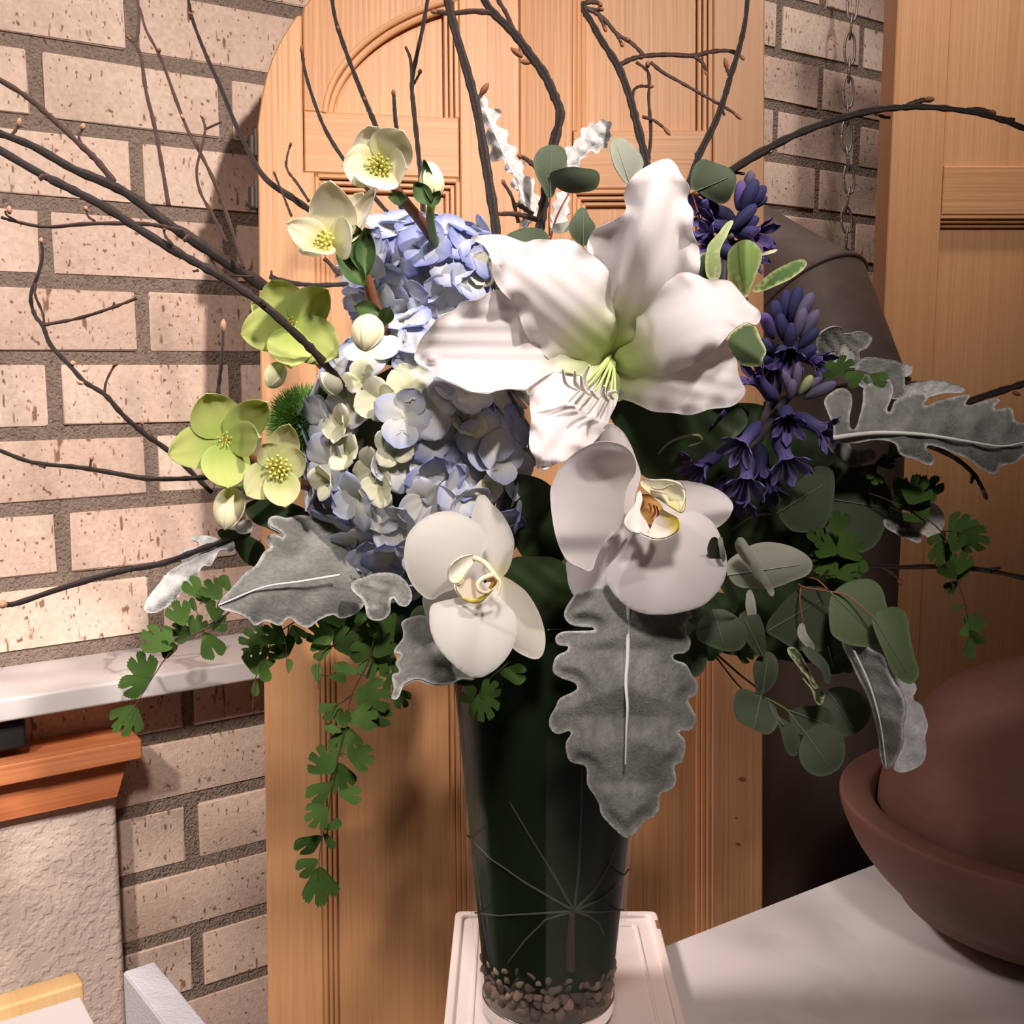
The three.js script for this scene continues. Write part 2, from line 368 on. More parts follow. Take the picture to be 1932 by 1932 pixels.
// ---------------------------------------------------------------- the room
const WALL_TURN = Math.atan2(0.56697931, 0.82373204), WALL_AT = V(-0.45173, 0, -0.97657);
const WU = V(Math.cos(WALL_TURN), 0, -Math.sin(WALL_TURN)), WN = V(Math.sin(WALL_TURN), 0, Math.cos(WALL_TURN));
const wallSpot = (x, y, n) => WALL_AT.clone().addScaledVector(WU, x).addScaledVector(WN, n).setY(y);
const wallPart = (m) => { m.position.copy(WALL_AT); m.rotation.y = WALL_TURN; return m; };
const slab = (x0, x1, y0, y1, z0, z1) => new THREE.BoxGeometry(x1 - x0, y1 - y0, z1 - z0).translate((x0 + x1) / 2, (y0 + y1) / 2, (z0 + z1) / 2);
function metreUV(g, ox = 0, oy = 0) {   // uv in metres on the faces of a box-like geometry, by its own axes
  if (g.index) g = g.toNonIndexed();
  const p = g.attributes.position, n = g.attributes.normal, uv = new Float32Array(p.count * 2);
  for (let i = 0; i < p.count; i++) {
    const ax = Math.abs(n.getX(i)), ay = Math.abs(n.getY(i)), az = Math.abs(n.getZ(i));
    const [a, b] = az >= ax && az >= ay ? [p.getX(i), p.getY(i)] : ax >= ay ? [p.getZ(i), p.getY(i)] : [p.getX(i), p.getZ(i)];
    uv[2 * i] = a + ox; uv[2 * i + 1] = b + oy;
  }
  g.setAttribute('uv', new THREE.BufferAttribute(uv, 2));
  return g;
}
wallPart(struct('floor', slab(-2.2, 3.2, -0.1, 0, -0.3, 4.2), M.floor));
wallPart(struct('ceiling', slab(-2.2, 3.2, 2.8, 2.9, -0.3, 4.2), M.plaster));
wallPart(struct('wall_left', slab(-2.2, -2.0, 0, 2.8, -0.3, 4.2), M.plaster));
M.darkWall = std({ color: new THREE.Color(0.2, 0.17, 0.15), roughness: 0.95 });
wallPart(struct('wall_right', slab(3.0, 3.2, 0, 2.8, -0.3, 4.2), M.darkWall));
wallPart(struct('wall_front', slab(-2.2, 3.2, 0, 2.8, 4.0, 4.2), M.darkWall));
wallPart(struct('wall_lower', metreUV(slab(-2.0, 3.0, 0, 1.108, -0.19, 0.043)), M.mortar));
const backWall = wallPart(struct('wall_back', metreUV(slab(-2.0, 3.0, 0, 2.8, -0.2, -0.002)), M.mortar));
{
  const COURSE = 0.0678, JOINT = 0.0132, PERIOD = 0.1705, kinds = [];
  const brickGeo = (w, h, k) => {
    let g = new RoundedBoxGeometry(w, h, 0.06, 1, 0.0012);
    const p = g.attributes.position;
    for (let i = 0; i < p.count; i++) {   // rough arrises
      const x = p.getX(i), y = p.getY(i), z = p.getZ(i), j = (hash(Math.round(x * 9000), Math.round(y * 9000), k) - 0.5) * 0.0016;
      p.setXYZ(i, x + j, y + j * 0.8, z + (z > 0 ? (hash(Math.round(x * 900), Math.round(y * 900), k + 3) - 0.5) * 0.0012 : 0));
    }
    g = metreUV(g, k * 0.137, k * 0.091); g.computeVertexNormals();
    return toCreasedNormals(g, 0.7);
  };
  for (let k = 0; k < 6; k++) kinds.push(brickGeo(PERIOD - JOINT, COURSE - JOINT, k));
  const rest = [];
  const lay = (y, first, k0, out = 0) => {
    const x0 = first - PERIOD * 12;
    for (let i = 0; i < 29; i++) {
      const xa = x0 + i * PERIOD, cx = xa + PERIOD / 2;
      if (cx < -1.9 || cx > 2.9 || y < 0.04 || y > 2.77) continue;
      const k = Math.floor(hash(i, k0, 77) * 6), dx = (hash(i, k0, 5) - 0.5) * 0.003, dz = out - 0.03 + (hash(i, k0, 8) - 0.5) * 0.002;
      if (cx > -0.4 && cx < 1.62 && y > 0.66 && y < 1.99) {
        const m = part('brick', kinds[k], M.brick[Math.floor(hash(i, k0, 21) * 3)], backWall);
        m.position.set(cx + dx, y, dz); m.rotation.z = (hash(i, k0, 31) - 0.5) * 0.008;
      } else rest.push(kinds[k].clone().translate(cx + dx, y, dz));
    }
  };
  // above the marble sill the joints lie at 1.136 + k courses; the courses below it are laid a little higher
  for (let r = 0; r < 24; r++) lay(1.136 + COURSE * (r + 0.5), r % 2 === 0 ? 0.1272 : 0.044, r);
  for (let r = 0; r < 16; r++) lay(1.05 + 0.0671 * (0.5 - r), r % 2 === 0 ? 0.14 : 0.0545, 60 + r, 0.045);
  const far = part('bricks', mergeGeometries(rest), M.brick[0], backWall); far.userData.kind = 'stuff';
}
// marble sill on the wall
{
  const pA = ontoPlane(0, 1322, V(0, 1.128, 0), V(0, 1, 0)), pB = ontoPlane(480, 1243, V(0, 1.128, 0), V(0, 1, 0));
  const nA = pA.clone().sub(WALL_AT).dot(WN), nB = pB.clone().sub(WALL_AT).dot(WN), uB = pB.clone().sub(WALL_AT).dot(WU), n = (nA + nB) / 2;
  const g = new RoundedBoxGeometry(1.265 + uB, 0.02, n + 0.03, 2, 0.003).translate((uB - 1.135) / 2, 1.118, n / 2 - 0.015);
  const s = wallPart(struct('trim_1', metreUV(g), M.sillMarble)); s.name = 'trim_1';
}

// ---------------------------------------------------------------- doors leaning on the wall
function extr(pts, z0, depth, holes, bevel = 0.0012) {
  const s = new THREE.Shape(pts.map((p) => new THREE.Vector2(p[0], p[1])));
  for (const hpts of holes ?? []) s.holes.push(new THREE.Path(hpts.map((p) => new THREE.Vector2(p[0], p[1]))));
  return new THREE.ExtrudeGeometry(s, { depth: depth - bevel, bevelEnabled: true, bevelThickness: bevel, bevelSize: bevel, bevelOffset: -bevel, bevelSegments: 1, curveSegments: 10 }).translate(0, 0, z0 - depth);
}
function woodUV(g, across) {   // grain runs along y, or along x for rails
  const p = g.attributes.position, uv = g.attributes.uv, ox = rr(0, 3), oy = rr(0, 3);
  for (let i = 0; i < p.count; i++) uv.setXY(i, (across ? p.getY(i) : p.getX(i)) + p.getZ(i) + ox, (across ? p.getX(i) : p.getY(i)) + oy);
  return g;
}
// a leaf stands with its base centre on the floor; L(px, py) gives its own coordinates for a place on its face
function doorLeaf(label, anchor, yaw, lean, roll = 0) {
  const t = thing('panel_door', label, 'door', 'old wooden panel doors');
  t.rotation.set(0, yaw, 0); t.rotation.order = 'YXZ'; t.rotation.x = -lean; t.rotation.z = roll;
  t.position.copy(anchor); t.updateMatrixWorld(true);
  const n = V(0, 0, 1).applyQuaternion(t.quaternion), down = V(0, -1, 0).applyQuaternion(t.quaternion);
  t.position.addScaledVector(down, anchor.y / Math.abs(down.y)); t.updateMatrixWorld(true);
  t.userData.L = undefined; delete t.userData.L;
  const inv = t.matrixWorld.clone().invert();
  const L = (x, y) => { const p = ontoPlane(x, y, t.position, n).applyMatrix4(inv); return [p.x, p.y]; };
  return { t, L };
}
const stepped = (a, b, side, z0) => {   // a stepped moulding strip from a to b; side gives the direction of its fall
  const d = V(b[0] - a[0], b[1] - a[1], 0), n = V(side[0], side[1], 0), out = [];
  for (let i = 0; i < 3; i++) {
    const w = 0.0042, o0 = i * w, z = z0 - 0.0014 - i * 0.0036;
    out.push(extr([[a[0] + n.x * o0, a[1] + n.y * o0], [b[0] + n.x * o0, b[1] + n.y * o0], [b[0] + n.x * (o0 + w), b[1] + n.y * (o0 + w)], [a[0] + n.x * (o0 + w), a[1] + n.y * (o0 + w)]].sort(() => 0), z, 0.008, null, 0.0009));
  }
  return woodUV(mergeGeometries(out.map((g) => g)), Math.abs(d.x) > Math.abs(d.y));
};
{
  // left leaf: round-topped
  const { t, L } = doorLeaf('narrow round-topped wooden panel door behind the flowers, with iron hinges on its left edge', at(734, 1100, 0.955), 0.16, 0.12, -0.01);
  const TH = 0.03, W = M.wood, P = (...a) => { const o = []; for (let i = 0; i < a.length; i += 2) o.push(L(a[i], a[i + 1])); return o; };
  const yb = 0.01, [xl] = L(497, 1200), [xr] = L(977, 1200), [xi] = L(603, 1200), [xp] = L(872, 700), [, yr0] = L(720, 330), [, yr1] = L(720, 215);
  const arcPx = [487, 240, 497, 165, 515, 105, 540, 58, 576, 8, 622, -45, 690, -105, 780, -160, 880, -200, 977, -225];
  const outer = []; for (let i = 0; i < arcPx.length; i += 2) outer.push(L(arcPx[i], arcPx[i + 1]));
  outer[0][0] = xl;
  const arc = new THREE.SplineCurve(outer.map((p) => new THREE.Vector2(p[0], p[1]))).getPoints(30).map((p) => [p.x, p.y]);
  const [xs] = L(571, 200), [xin] = L(612, 212);
  const left = arc.filter((p) => p[0] <= xs), top = arc.filter((p) => p[0] > xs);
  part('stile', woodUV(extr([[xl, yb], [xi, yb], [xi, yr0], [xs, yr0], [xs, left[left.length - 1][1]], ...left.slice().reverse()], 0, TH)), W[0], t);
  part('stile', woodUV(extr([[xp, yb], [xr, yb], [L(977.5, -225)[0], arc[arc.length - 1][1]], [xp, L(872, -190)[1]]], 0, TH)), W[1], t);
  // arched head between the stiles: outer arch, inner arch
  const innerPx = [612, 213, 617, 180, 634, 140, 668, 95, 716, 55, 770, 25, 822, 5, 872, -8], inner = [];
  for (let i = 0; i < innerPx.length; i += 2) inner.push(L(innerPx[i], innerPx[i + 1]));
  const innerArc = new THREE.SplineCurve(inner.map((p) => new THREE.Vector2(p[0], p[1]))).getPoints(24).map((p) => [p.x, p.y]);
  const headTop = top.filter((p) => p[0] < xp);
  part('arched_head', woodUV(extr([[xs + 0.0006, yr1], ...innerArc.map((p) => p), [xp - 0.0006, innerArc[24][1]], [xp - 0.0006, L(872, -188)[1]], ...headTop.slice().reverse(), [xs + 0.0006, left[left.length - 1][1]]], -0.0008, TH - 0.002)), W[1], t);
  part('arch_moulding', mergeGeometries([0, 1].map((k) => rod(innerArc.map((p) => V(p[0] + k * 0.004, p[1] - k * 0.004, -0.003 - k * 0.004)), [0.0032], 8, 0, 48))), W[0], t);
  part('panel', woodUV(extr([[xin - 0.01, yr1 - 0.006], ...innerArc.map((p) => [p[0] - 0.002, p[1] + 0.004]), [xp + 0.004, yr1 - 0.006]], -0.0135, 0.012)), W[0], t);
  part('moulding', stepped([xp, yr1], [xp, L(872, -8)[1]], [-1, 0], 0.0), W[1], t);
  part('rail', woodUV(extr([[xs + 0.0008, yr0], [xp - 0.0008, yr0], [xp - 0.0008, yr1], [xs + 0.0008, yr1]], -0.0006, TH - 0.001), true), W[0], t);
  part('moulding', stepped([xi, yr0], [xp, yr0], [0, -1], 0.0), W[1], t);
  part('moulding', stepped([xi, yb], [xi, yr0], [1, 0], 0.0), W[1], t);
  part('moulding', stepped([xp, yb], [xp, yr0], [-1, 0], 0.0), W[1], t);
  part('panel', woodUV(extr([[xi - 0.002, yb], [xp + 0.002, yb], [xp + 0.002, yr0 + 0.002], [xi - 0.002, yr0 + 0.002]], -0.0135, 0.012)), W[0], t);
  for (const [py0, py1] of [[240, 292], [335, 392]]) {
    const y0 = L(488, py0)[1], y1 = L(488, py1)[1], h = y0 - y1;
    const hg = part('hinge', mergeGeometries([new RoundedBoxGeometry(0.003, h, 0.02, 1, 0.0008), new THREE.CylinderGeometry(0.0032, 0.0032, h * 0.6, 10).translate(-0.0035, -h * 0.1, 0.009).toNonIndexed(), new THREE.SphereGeometry(0.0036, 8, 6).translate(-0.0035, -h * 0.42, 0.009).toNonIndexed()]), M.iron, t);
    hg.position.set(xl - 0.0018, (y0 + y1) / 2, -0.012);
  }
}
{
  // right leaf: square panels
  const { t, L } = doorLeaf('narrow wooden panel door between the round-topped door and the stovepipe', at(1210, 1100, 0.975), -0.02, 0.125, 0.002);
  const TH = 0.03, W = M.wood, yb = 0.01, [xl] = L(979.5, 1000), [xr] = L(1441, 900), [xa] = L(1079, 500), [xb] = L(1345, 400), yt = L(1200, -260)[1], [, yr0] = L(1200, 356), [, yr1] = L(1200, 246);
  part('stile', woodUV(extr([[xl, yb], [xa, yb], [xa, yt], [xl, yt]], 0, TH)), W[1], t);
  part('stile', woodUV(extr([[xb, yb], [xr, yb], [xr, yt], [xb, yt]], 0, TH)), W[0], t);
  part('rail', woodUV(extr([[xa + 0.0008, yr0], [xb - 0.0008, yr0], [xb - 0.0008, yr1], [xa + 0.0008, yr1]], -0.0006, TH - 0.001), true), W[1], t);
  part('rail', woodUV(extr([[xa + 0.0008, yt - 0.05], [xb - 0.0008, yt - 0.05], [xb - 0.0008, yt], [xa + 0.0008, yt]], -0.0006, TH - 0.001), true), W[1], t);
  for (const [a, b, s] of [[[xa, yr1], [xa, yt], [1, 0]], [[xb, yr1], [xb, yt], [-1, 0]], [[xa, yr0], [xb, yr0], [0, -1]], [[xa, yb], [xa, yr0], [1, 0]], [[xb, yb], [xb, yr0], [-1, 0]]]) part('moulding', stepped(a, b, s, 0), W[s[0] ? 0 : 1], t);
  part('panel', woodUV(extr([[xa - 0.002, yr1 - 0.002], [xb + 0.002, yr1 - 0.002], [xb + 0.002, yt - 0.04], [xa - 0.002, yt - 0.04]], -0.0135, 0.012)), W[0], t);
  part('panel', woodUV(extr([[xa - 0.002, yb], [xb + 0.002, yb], [xb + 0.002, yr0 + 0.002], [xa - 0.002, yr0 + 0.002]], -0.0135, 0.012)), W[1], t);
  for (const [px, py, r] of [[1400, 1470, 0.0032], [1392, 1592, 0.002], [1389, 1543, 0.0012]]) {
    const [x, y] = L(px, py);
    const k = part('knot', new THREE.CylinderGeometry(r, r, 0.0012, 12), M.rust, t); k.rotation.x = Math.PI / 2; k.scale.z = 0.6; k.position.set(x, y, -0.0003);
  }
}
{
  // the third door, far right
  const { t, L } = doorLeaf('wide wooden panel door behind the clay bowl, right of the stovepipe', at(1850, 700, 1.2), 0, 0.0);
  const TH = 0.043, W = M.wood, yb = 0.01, [xl] = L(1681, 300), [xa] = L(1771, 500), xr = xl + 0.46, xb = xr - 0.05, yt = L(1800, -330)[1], [, yr0] = L(1850, 405), [, yr1] = L(1850, 313);
  part('stile', woodUV(extr([[xl, yb], [xa, yb], [xa, yt], [xl, yt]], 0, TH)), W[0], t);
  part('stile', woodUV(extr([[xb, yb], [xr, yb], [xr, yt], [xb, yt]], 0, TH)), W[0], t);
  part('rail', woodUV(extr([[xa + 0.0008, yr0], [xb - 0.0008, yr0], [xb - 0.0008, yr1], [xa + 0.0008, yr1]], -0.0006, TH - 0.001), true), W[0], t);
  part('rail', woodUV(extr([[xa + 0.0008, yt - 0.06], [xb - 0.0008, yt - 0.06], [xb - 0.0008, yt], [xa + 0.0008, yt]], -0.0006, TH - 0.001), true), W[1], t);
  part('moulding', stepped([xa, yr0], [xb, yr0], [0, -1], 0.0), W[1], t);
  part('panel', woodUV(extr([[xa - 0.002, yr1 - 0.002], [xb + 0.002, yr1 - 0.002], [xb + 0.002, yt - 0.05], [xa - 0.002, yt - 0.05]], -0.006, 0.012)), W[0], t);
  part('panel', woodUV(extr([[xa - 0.002, yb], [xb + 0.002, yb], [xb + 0.002, yr0 + 0.002], [xa - 0.002, yr0 + 0.002]], -0.0125, 0.012)), W[0], t);
}

// ---------------------------------------------------------------- stovepipe and chain
{
  const D = 1.08, R = 128 * D / FOCAL, path = [[1577, 2300, D], [1577, 740, D], [1519, 580, 1.1], [1370, 488, 1.17], [1200, 430, 1.25]].map(([x, y, d]) => at(x, y, d));
  path[0] = V(path[1].x, 0.4, path[1].z); // straight down to the stove
  const t = thing('stovepipe', 'brown metal stovepipe elbow against the brick wall, between two doors', 'stovepipe', null, V(path[1].x, 0.4, path[1].z));
  const dirs = path.slice(1).map((p, i) => p.clone().sub(path[i]).normalize());
  const ringAt = (i) => {   // mitred section at joint i: points of a cylinder around the path cut by the half-way plane
    const d0 = dirs[Math.max(0, i - 1)], n = (i === 0 ? dirs[0] : i === path.length - 1 ? dirs[i - 1] : d0.clone().add(dirs[i]).normalize());
    const ex = V(0, 0, 1).addScaledVector(d0, -d0.z).normalize(), ey = d0.clone().cross(ex), out = [];
    for (let j = 0; j < 48; j++) {
      const f = j / 48 * 6.28319, p = path[i].clone().addScaledVector(ex, Math.cos(f) * R).addScaledVector(ey, Math.sin(f) * R);
      p.addScaledVector(d0, path[i].clone().sub(p).dot(n) / d0.dot(n)); out.push(p);
    }
    return out;
  };
  const rings = path.map((_, i) => ringAt(i));
  for (let i = 0; i < path.length - 1; i++) {
    const pos = [], uv = [], idx = [];
    for (const [k, r] of [[0, rings[i]], [1, rings[i + 1]]]) r.forEach((p, j) => { pos.push(p.x, p.y, p.z); uv.push(j / 12, k * 2 + i * 0.7); });
    for (let j = 0; j < 48; j++) { const a = j, b = (j + 1) % 48; idx.push(a, 48 + a, b, b, 48 + a, 48 + b); }
    const g = new THREE.BufferGeometry(); g.setAttribute('position', new THREE.Float32BufferAttribute(pos, 3)); g.setAttribute('uv', new THREE.Float32BufferAttribute(uv, 2)); g.setIndex(idx); g.computeVertexNormals();
    part('pipe_section', local(g, t), M.pipe, t);
    if (i > 0) part('seam', local(rod(rings[i].concat([rings[i][0]]), [0.0028], 6, 0, 96), t), M.pipe, t);
  }
}
{
  const D = 1.43, t = thing('chain', 'steel chain hanging down the brick wall behind the stovepipe', 'chain', null, at(1605, -60, D));
  const link = (a, b, w, edge) => {
    const p = at(a[0], a[1], D), q = at(b[0], b[1], D), y = q.clone().sub(p), L = y.length() / 2 + 0.0035; y.normalize();
    const f = edge ? V(1, 0, 0.25).normalize() : V(0.25, 0, 1).normalize(), x = y.clone().cross(f).normalize(), c = p.add(q).multiplyScalar(0.5), pts = [];
    for (let i = 0; i < 20; i++) { const u = i / 20 * 6.28319; pts.push(c.clone().addScaledVector(y, Math.sin(u) * L * (0.9 + 0.1 * Math.abs(Math.sin(u)))).addScaledVector(x, Math.sign(Math.cos(u)) * Math.pow(Math.abs(Math.cos(u)), 0.7) * w)); }
    pts.push(pts[0]);
    part('link', local(rod(pts, [0.0017], 7, 0, 40), t), M.steel, t);
  };
  const ys = [[1607, -62], [1608, -24], [1607, 34], [1604, 68], [1602, 118], [1601, 150], [1599, 198], [1598, 232], [1597, 281], [1601, 318], [1602, 360], [1596, 396], [1598, 434], [1595, 474], [1596, 520]];
  for (let i = 0; i < ys.length - 1; i++) link(ys[i], ys[i + 1], 0.0075, i % 2 === 0);
}

// ---------------------------------------------------------------- table, tray, bowl
const TABLE_Y = 0.975, TRAY_Y = 0.994;
{
  const a = ontoPlane(930, 1911, V(0, TABLE_Y, 0), V(0, 1, 0)), e = ontoPlane(1250, 1785, V(0, TABLE_Y, 0), V(0, 1, 0)), f = ontoPlane(1620, 1641, V(0, TABLE_Y, 0), V(0, 1, 0));
  const dir = f.clone().sub(e).normalize(), s0 = e.clone().addScaledVector(dir, -0.1), s1 = e.clone().addScaledVector(dir, 0.46);
  const t = thing('marble_table', 'pale veined marble table top under the white tray and the clay bowl', 'table', null, V(0.4, 0, -0.6));
  const sh = new THREE.Shape([[s0.x, -s0.z], [s1.x, -s1.z], [1.1, -s1.z], [1.1, 0.2], [-0.02, 0.2]].map((p) => new THREE.Vector2(p[0], p[1])));
  const g = new THREE.ExtrudeGeometry(sh, { depth: 0.03, bevelEnabled: true, bevelThickness: 0.002, bevelSize: 0.002, bevelOffset: -0.002, bevelSegments: 2 }).rotateX(-Math.PI / 2).translate(0, TABLE_Y - 0.032, 0);
  part('table_top', local(metreUV(g), t), M.tableMarble, t);
  for (const [x, z] of [[0.12, -0.3], [0.95, -0.3], [0.2, -0.7], [0.95, -0.9]]) part('leg', new RoundedBoxGeometry(0.05, TABLE_Y - 0.032, 0.05, 2, 0.004).translate(x - 0.4, (TABLE_Y - 0.032) / 2, z + 0.6), M.iron, t);
}
{
  const c = at(1042, 1900, 0.69), x0 = -0.0425, x1 = 0.1085, zb = -0.777, zf = -0.575, cx = (x0 + x1) / 2, cz = (zb + zf) / 2;
  const t = thing('enamel_tray', 'white square enamel tray with a ribbed rim under the glass vase', 'tray', null, V(cx, TABLE_Y, cz));
  const rect = (a, z, r) => { const s = new THREE.Shape(), w = (x1 - x0) / 2 - a, h = (zf - zb) / 2 - a; s.moveTo(-w + r, -h); s.lineTo(w - r, -h); s.quadraticCurveTo(w, -h, w, -h + r); s.lineTo(w, h - r); s.quadraticCurveTo(w, h, w - r, h); s.lineTo(-w + r, h); s.quadraticCurveTo(-w, h, -w, h - r); s.lineTo(-w, -h + r); s.quadraticCurveTo(-w, -h, -w + r, -h); return s; };
  const ex = (s, d, y, b) => new THREE.ExtrudeGeometry(s, { depth: d - 2 * b, bevelEnabled: true, bevelThickness: b, bevelSize: b, bevelOffset: -b, bevelSegments: 3, curveSegments: 6 }).rotateX(-Math.PI / 2).translate(0, y + b, 0);
  part('tray_body', ex(rect(0, 0, 0.006), 0.0165, 0, 0.002), M.enamel, t);
  const rim = rect(0, 0, 0.006), hole = rect(0.006, 0, 0.005); rim.holes.push(hole); part('rim', ex(rim, 0.004, 0.0155, 0.0015), M.enamel, t);
  const rib = rect(0.016, 0, 0.004), rh = rect(0.0185, 0, 0.004); rib.holes.push(rh); part('rib', ex(rib, 0.0022, 0.0155, 0.0009), M.enamel, t);
  const ch = part('rust_chip', new THREE.CylinderGeometry(0.0008, 0.0008, 0.012, 8).rotateX(Math.PI / 2).scale(1.5, 0.3, 1), M.rust, t, 'rusty chip in the rim'); ch.position.set(0.0735, 0.0196, -0.08);
}
{
  const D = 0.82, c = at(1990, 1500, D), t = thing('clay_bowl', 'brown clay bowl with a thick rim on the marble table', 'bowl', null, V(c.x, TABLE_Y, c.z));
  const H = 0.1, R = 0.154, pr = [];
  const outer = [[0.001, 0], [0.052, 0], [0.068, 0.003], [0.092, 0.016], [0.12, 0.038], [0.14, 0.062], [0.151, 0.084], [R, 0.096], [R - 0.003, H], [R - 0.02, H - 0.001], [R - 0.025, H - 0.006], [R - 0.03, 0.08], [0.11, 0.055], [0.08, 0.03], [0.04, 0.016], [0.001, 0.014]];
  const cur = new THREE.SplineCurve(outer.map((p) => new THREE.Vector2(p[0], p[1])));
  part('bowl_body', new THREE.LatheGeometry(cur.getPoints(60).map((p) => new THREE.Vector2(Math.max(0.0008, p.x), p.y)), 96), M.clay, t);
  const b = thing('clay_dome', 'dark rounded clay dome sitting inside the brown clay bowl', 'dome', null, V(c.x - 0.002, TABLE_Y + 0.02, c.z));
  const dome = []; for (let i = 0; i <= 30; i++) { const a = -0.55 + i / 30 * (Math.PI / 2 + 0.55); dome.push(new THREE.Vector2(Math.max(0.0008, Math.cos(a) * 0.1235), Math.sin(a) * 0.1235 + 0.0665)); }
  part('dome_shell', new THREE.LatheGeometry(dome, 96), M.clay, b);
}

// ---------------------------------------------------------------- lower left: plaster pier with a wooden cap, boards
{
  const place = (x, y, n) => { const c = wallSpot(0, 0, n), p = ontoPlane(x, y, c, WN).sub(WALL_AT); return [p.dot(WU), p.y]; };
  const NP = 0.07, [u1] = place(226, 1620, NP), pier = thing('plaster_pier', 'low stuccoed wall stub with a worn wooden cap, below the marble sill', 'wall stub', null, WALL_AT.clone());
  pier.rotation.y = WALL_TURN;
  const NC = 0.098, [uc, yt] = place(268, 1394, NC), [, yb] = place(268, 1432, NC), [ua, yu] = place(245, 1440, NC - 0.014), [, yv] = place(242, 1500, NC - 0.014);
  part('stucco_block', metreUV(new RoundedBoxGeometry(1.0, yv, NP - 0.047, 3, 0.006).translate(u1 - 0.5, yv / 2, NP / 2 + 0.0235)), M.stucco, pier);
  const wz = (g) => { g = metreUV(g); const uv = g.attributes.uv; for (let i = 0; i < uv.count; i++) uv.setXY(i, uv.getY(i), uv.getX(i)); return g; };
  part('cap_board', wz(new RoundedBoxGeometry(1.0, yt - yb, NC - 0.047, 2, 0.002).translate(uc - 0.5, (yt + yb) / 2, NC / 2 + 0.0235)), M.capWood, pier);
  const skirt = new THREE.Shape([[ua - 1, yv], [ua - 0.012, yv], [ua, yb + 0.0002], [ua - 1, yb + 0.0002]].map((p) => new THREE.Vector2(p[0], p[1])));
  part('cap_skirt', wz(new THREE.ExtrudeGeometry(skirt, { depth: NC - 0.063, bevelEnabled: false }).translate(0, 0, 0.047)), M.capWood, pier);
  // black bracket in the corner under the sill
  const [bu, by] = place(10, 1378, 0.07), bk = thing('iron_bracket', 'small black block tucked under the left end of the marble sill', 'bracket', null, wallSpot(bu, by - 0.012, 0.07));
  bk.rotation.y = WALL_TURN; part('block', new RoundedBoxGeometry(0.03, 0.026, 0.04, 2, 0.003).translate(-0.002, 0.013, 0), M.black, bk);
}
{
  const along = (label, name, cat, a, b, w, h, mat, up) => {   // a board whose top edge line runs from a to b
    const d = b.clone().sub(a), L = d.length(), t = thing(name, label, cat, null, a.clone().add(b).multiplyScalar(0.5));
    const x = d.normalize(), z = x.clone().cross(V(0, 1, 0)).normalize(), y = z.clone().cross(x);
    t.quaternion.setFromRotationMatrix(new THREE.Matrix4().makeBasis(x, y, z));
    part('board', metreUV(new RoundedBoxGeometry(L, h, w, 2, 0.0025).translate(0, -h / 2, 0)), mat, t);
    return t;
  };
  const level = (p, x, y) => ontoPlane(x, y, p, V(0, 1, 0));
  const sB = at(152, 1842, 0.875), sA = level(sB, -160, 1936), qB = at(180, 1930, 0.79), qA = level(qB, -160, 2040), tA = at(262, 1822, 0.88), tB = level(tA, 470, 2080);
  const strip = along('pale wooden strip lying along the back of the white cabinet, against the stucco', 'wood_strip', 'strip', sA, sB, 0.022, 0.022, M.paleWood);
  const cab = along('white painted cabinet top in front of the pale wooden strip', 'white_cabinet', 'cabinet', qA, qB, 0.085, 0.014, M.whiteBoard);
  const top = qB.y - 0.0142, low = sB.y - 0.0222, L = qA.distanceTo(qB);
  part('cabinet_body', new RoundedBoxGeometry(L - 0.012, top, 0.08, 2, 0.003).translate(-0.006, top / 2 - qB.y, -0.001), M.whiteBoard, cab);
  part('back_ledge', new RoundedBoxGeometry(L - 0.03, low, 0.05, 2, 0.003).translate(-0.015, low / 2 - qB.y, -0.067), M.whiteBoard, cab);
  along('bluish white painted timber standing edge on beside the stucco stub', 'white_timber', 'timber', tA, tB, 0.026, tA.y - 0.001, M.whitePaint);
}

// ---------------------------------------------------------------- ceiling spotlights
for (const [x, y, z, ax, ay, az, cd, deg, pen, c, size, label] of LAMPS) {
  const t = thing('ceiling_spotlight', label, 'spotlight', null, V(x, 2.8, z));
  const dir = V(ax - x, ay - y, az - z).normalize(), head = sub('lamp_head', t);
  head.position.set(0, y - 2.8, 0); head.quaternion.setFromUnitVectors(V(0, -1, 0), dir);
  part('rod', new THREE.CylinderGeometry(0.008, 0.008, 2.8 - y - 0.06, 10).translate(0, -(2.8 - y - 0.06) / 2, 0), M.black, t);
  part('shade', new THREE.LatheGeometry([[0.001, 0.14], [0.03, 0.14], [0.05, 0.11], [0.055, 0.0], [0.052, 0.0], [0.047, 0.1], [0.028, 0.13], [0.001, 0.13]].map((p) => new THREE.Vector2(...p)), 24), M.black, head);
  part('lens', new THREE.CylinderGeometry(0.046, 0.046, 0.004, 24).translate(0, 0.04, 0), std({ color: 0xffffff, emissive: new THREE.Color(...c), emissiveIntensity: 4 }), head);
  const l = new THREE.SpotLight(new THREE.Color(...c), cd, 0, deg * Math.PI / 180, pen, 2);
  l.position.set(x + dir.x * 0.03, y + dir.y * 0.03, z + dir.z * 0.03); l.target.position.set(ax, ay, az);
  l.castShadow = true; l.shadow.radius = size; l.shadow.mapSize.set(2048, 2048); l.name = 'spot_beam';
  scene.add(l); scene.add(l.target);
}

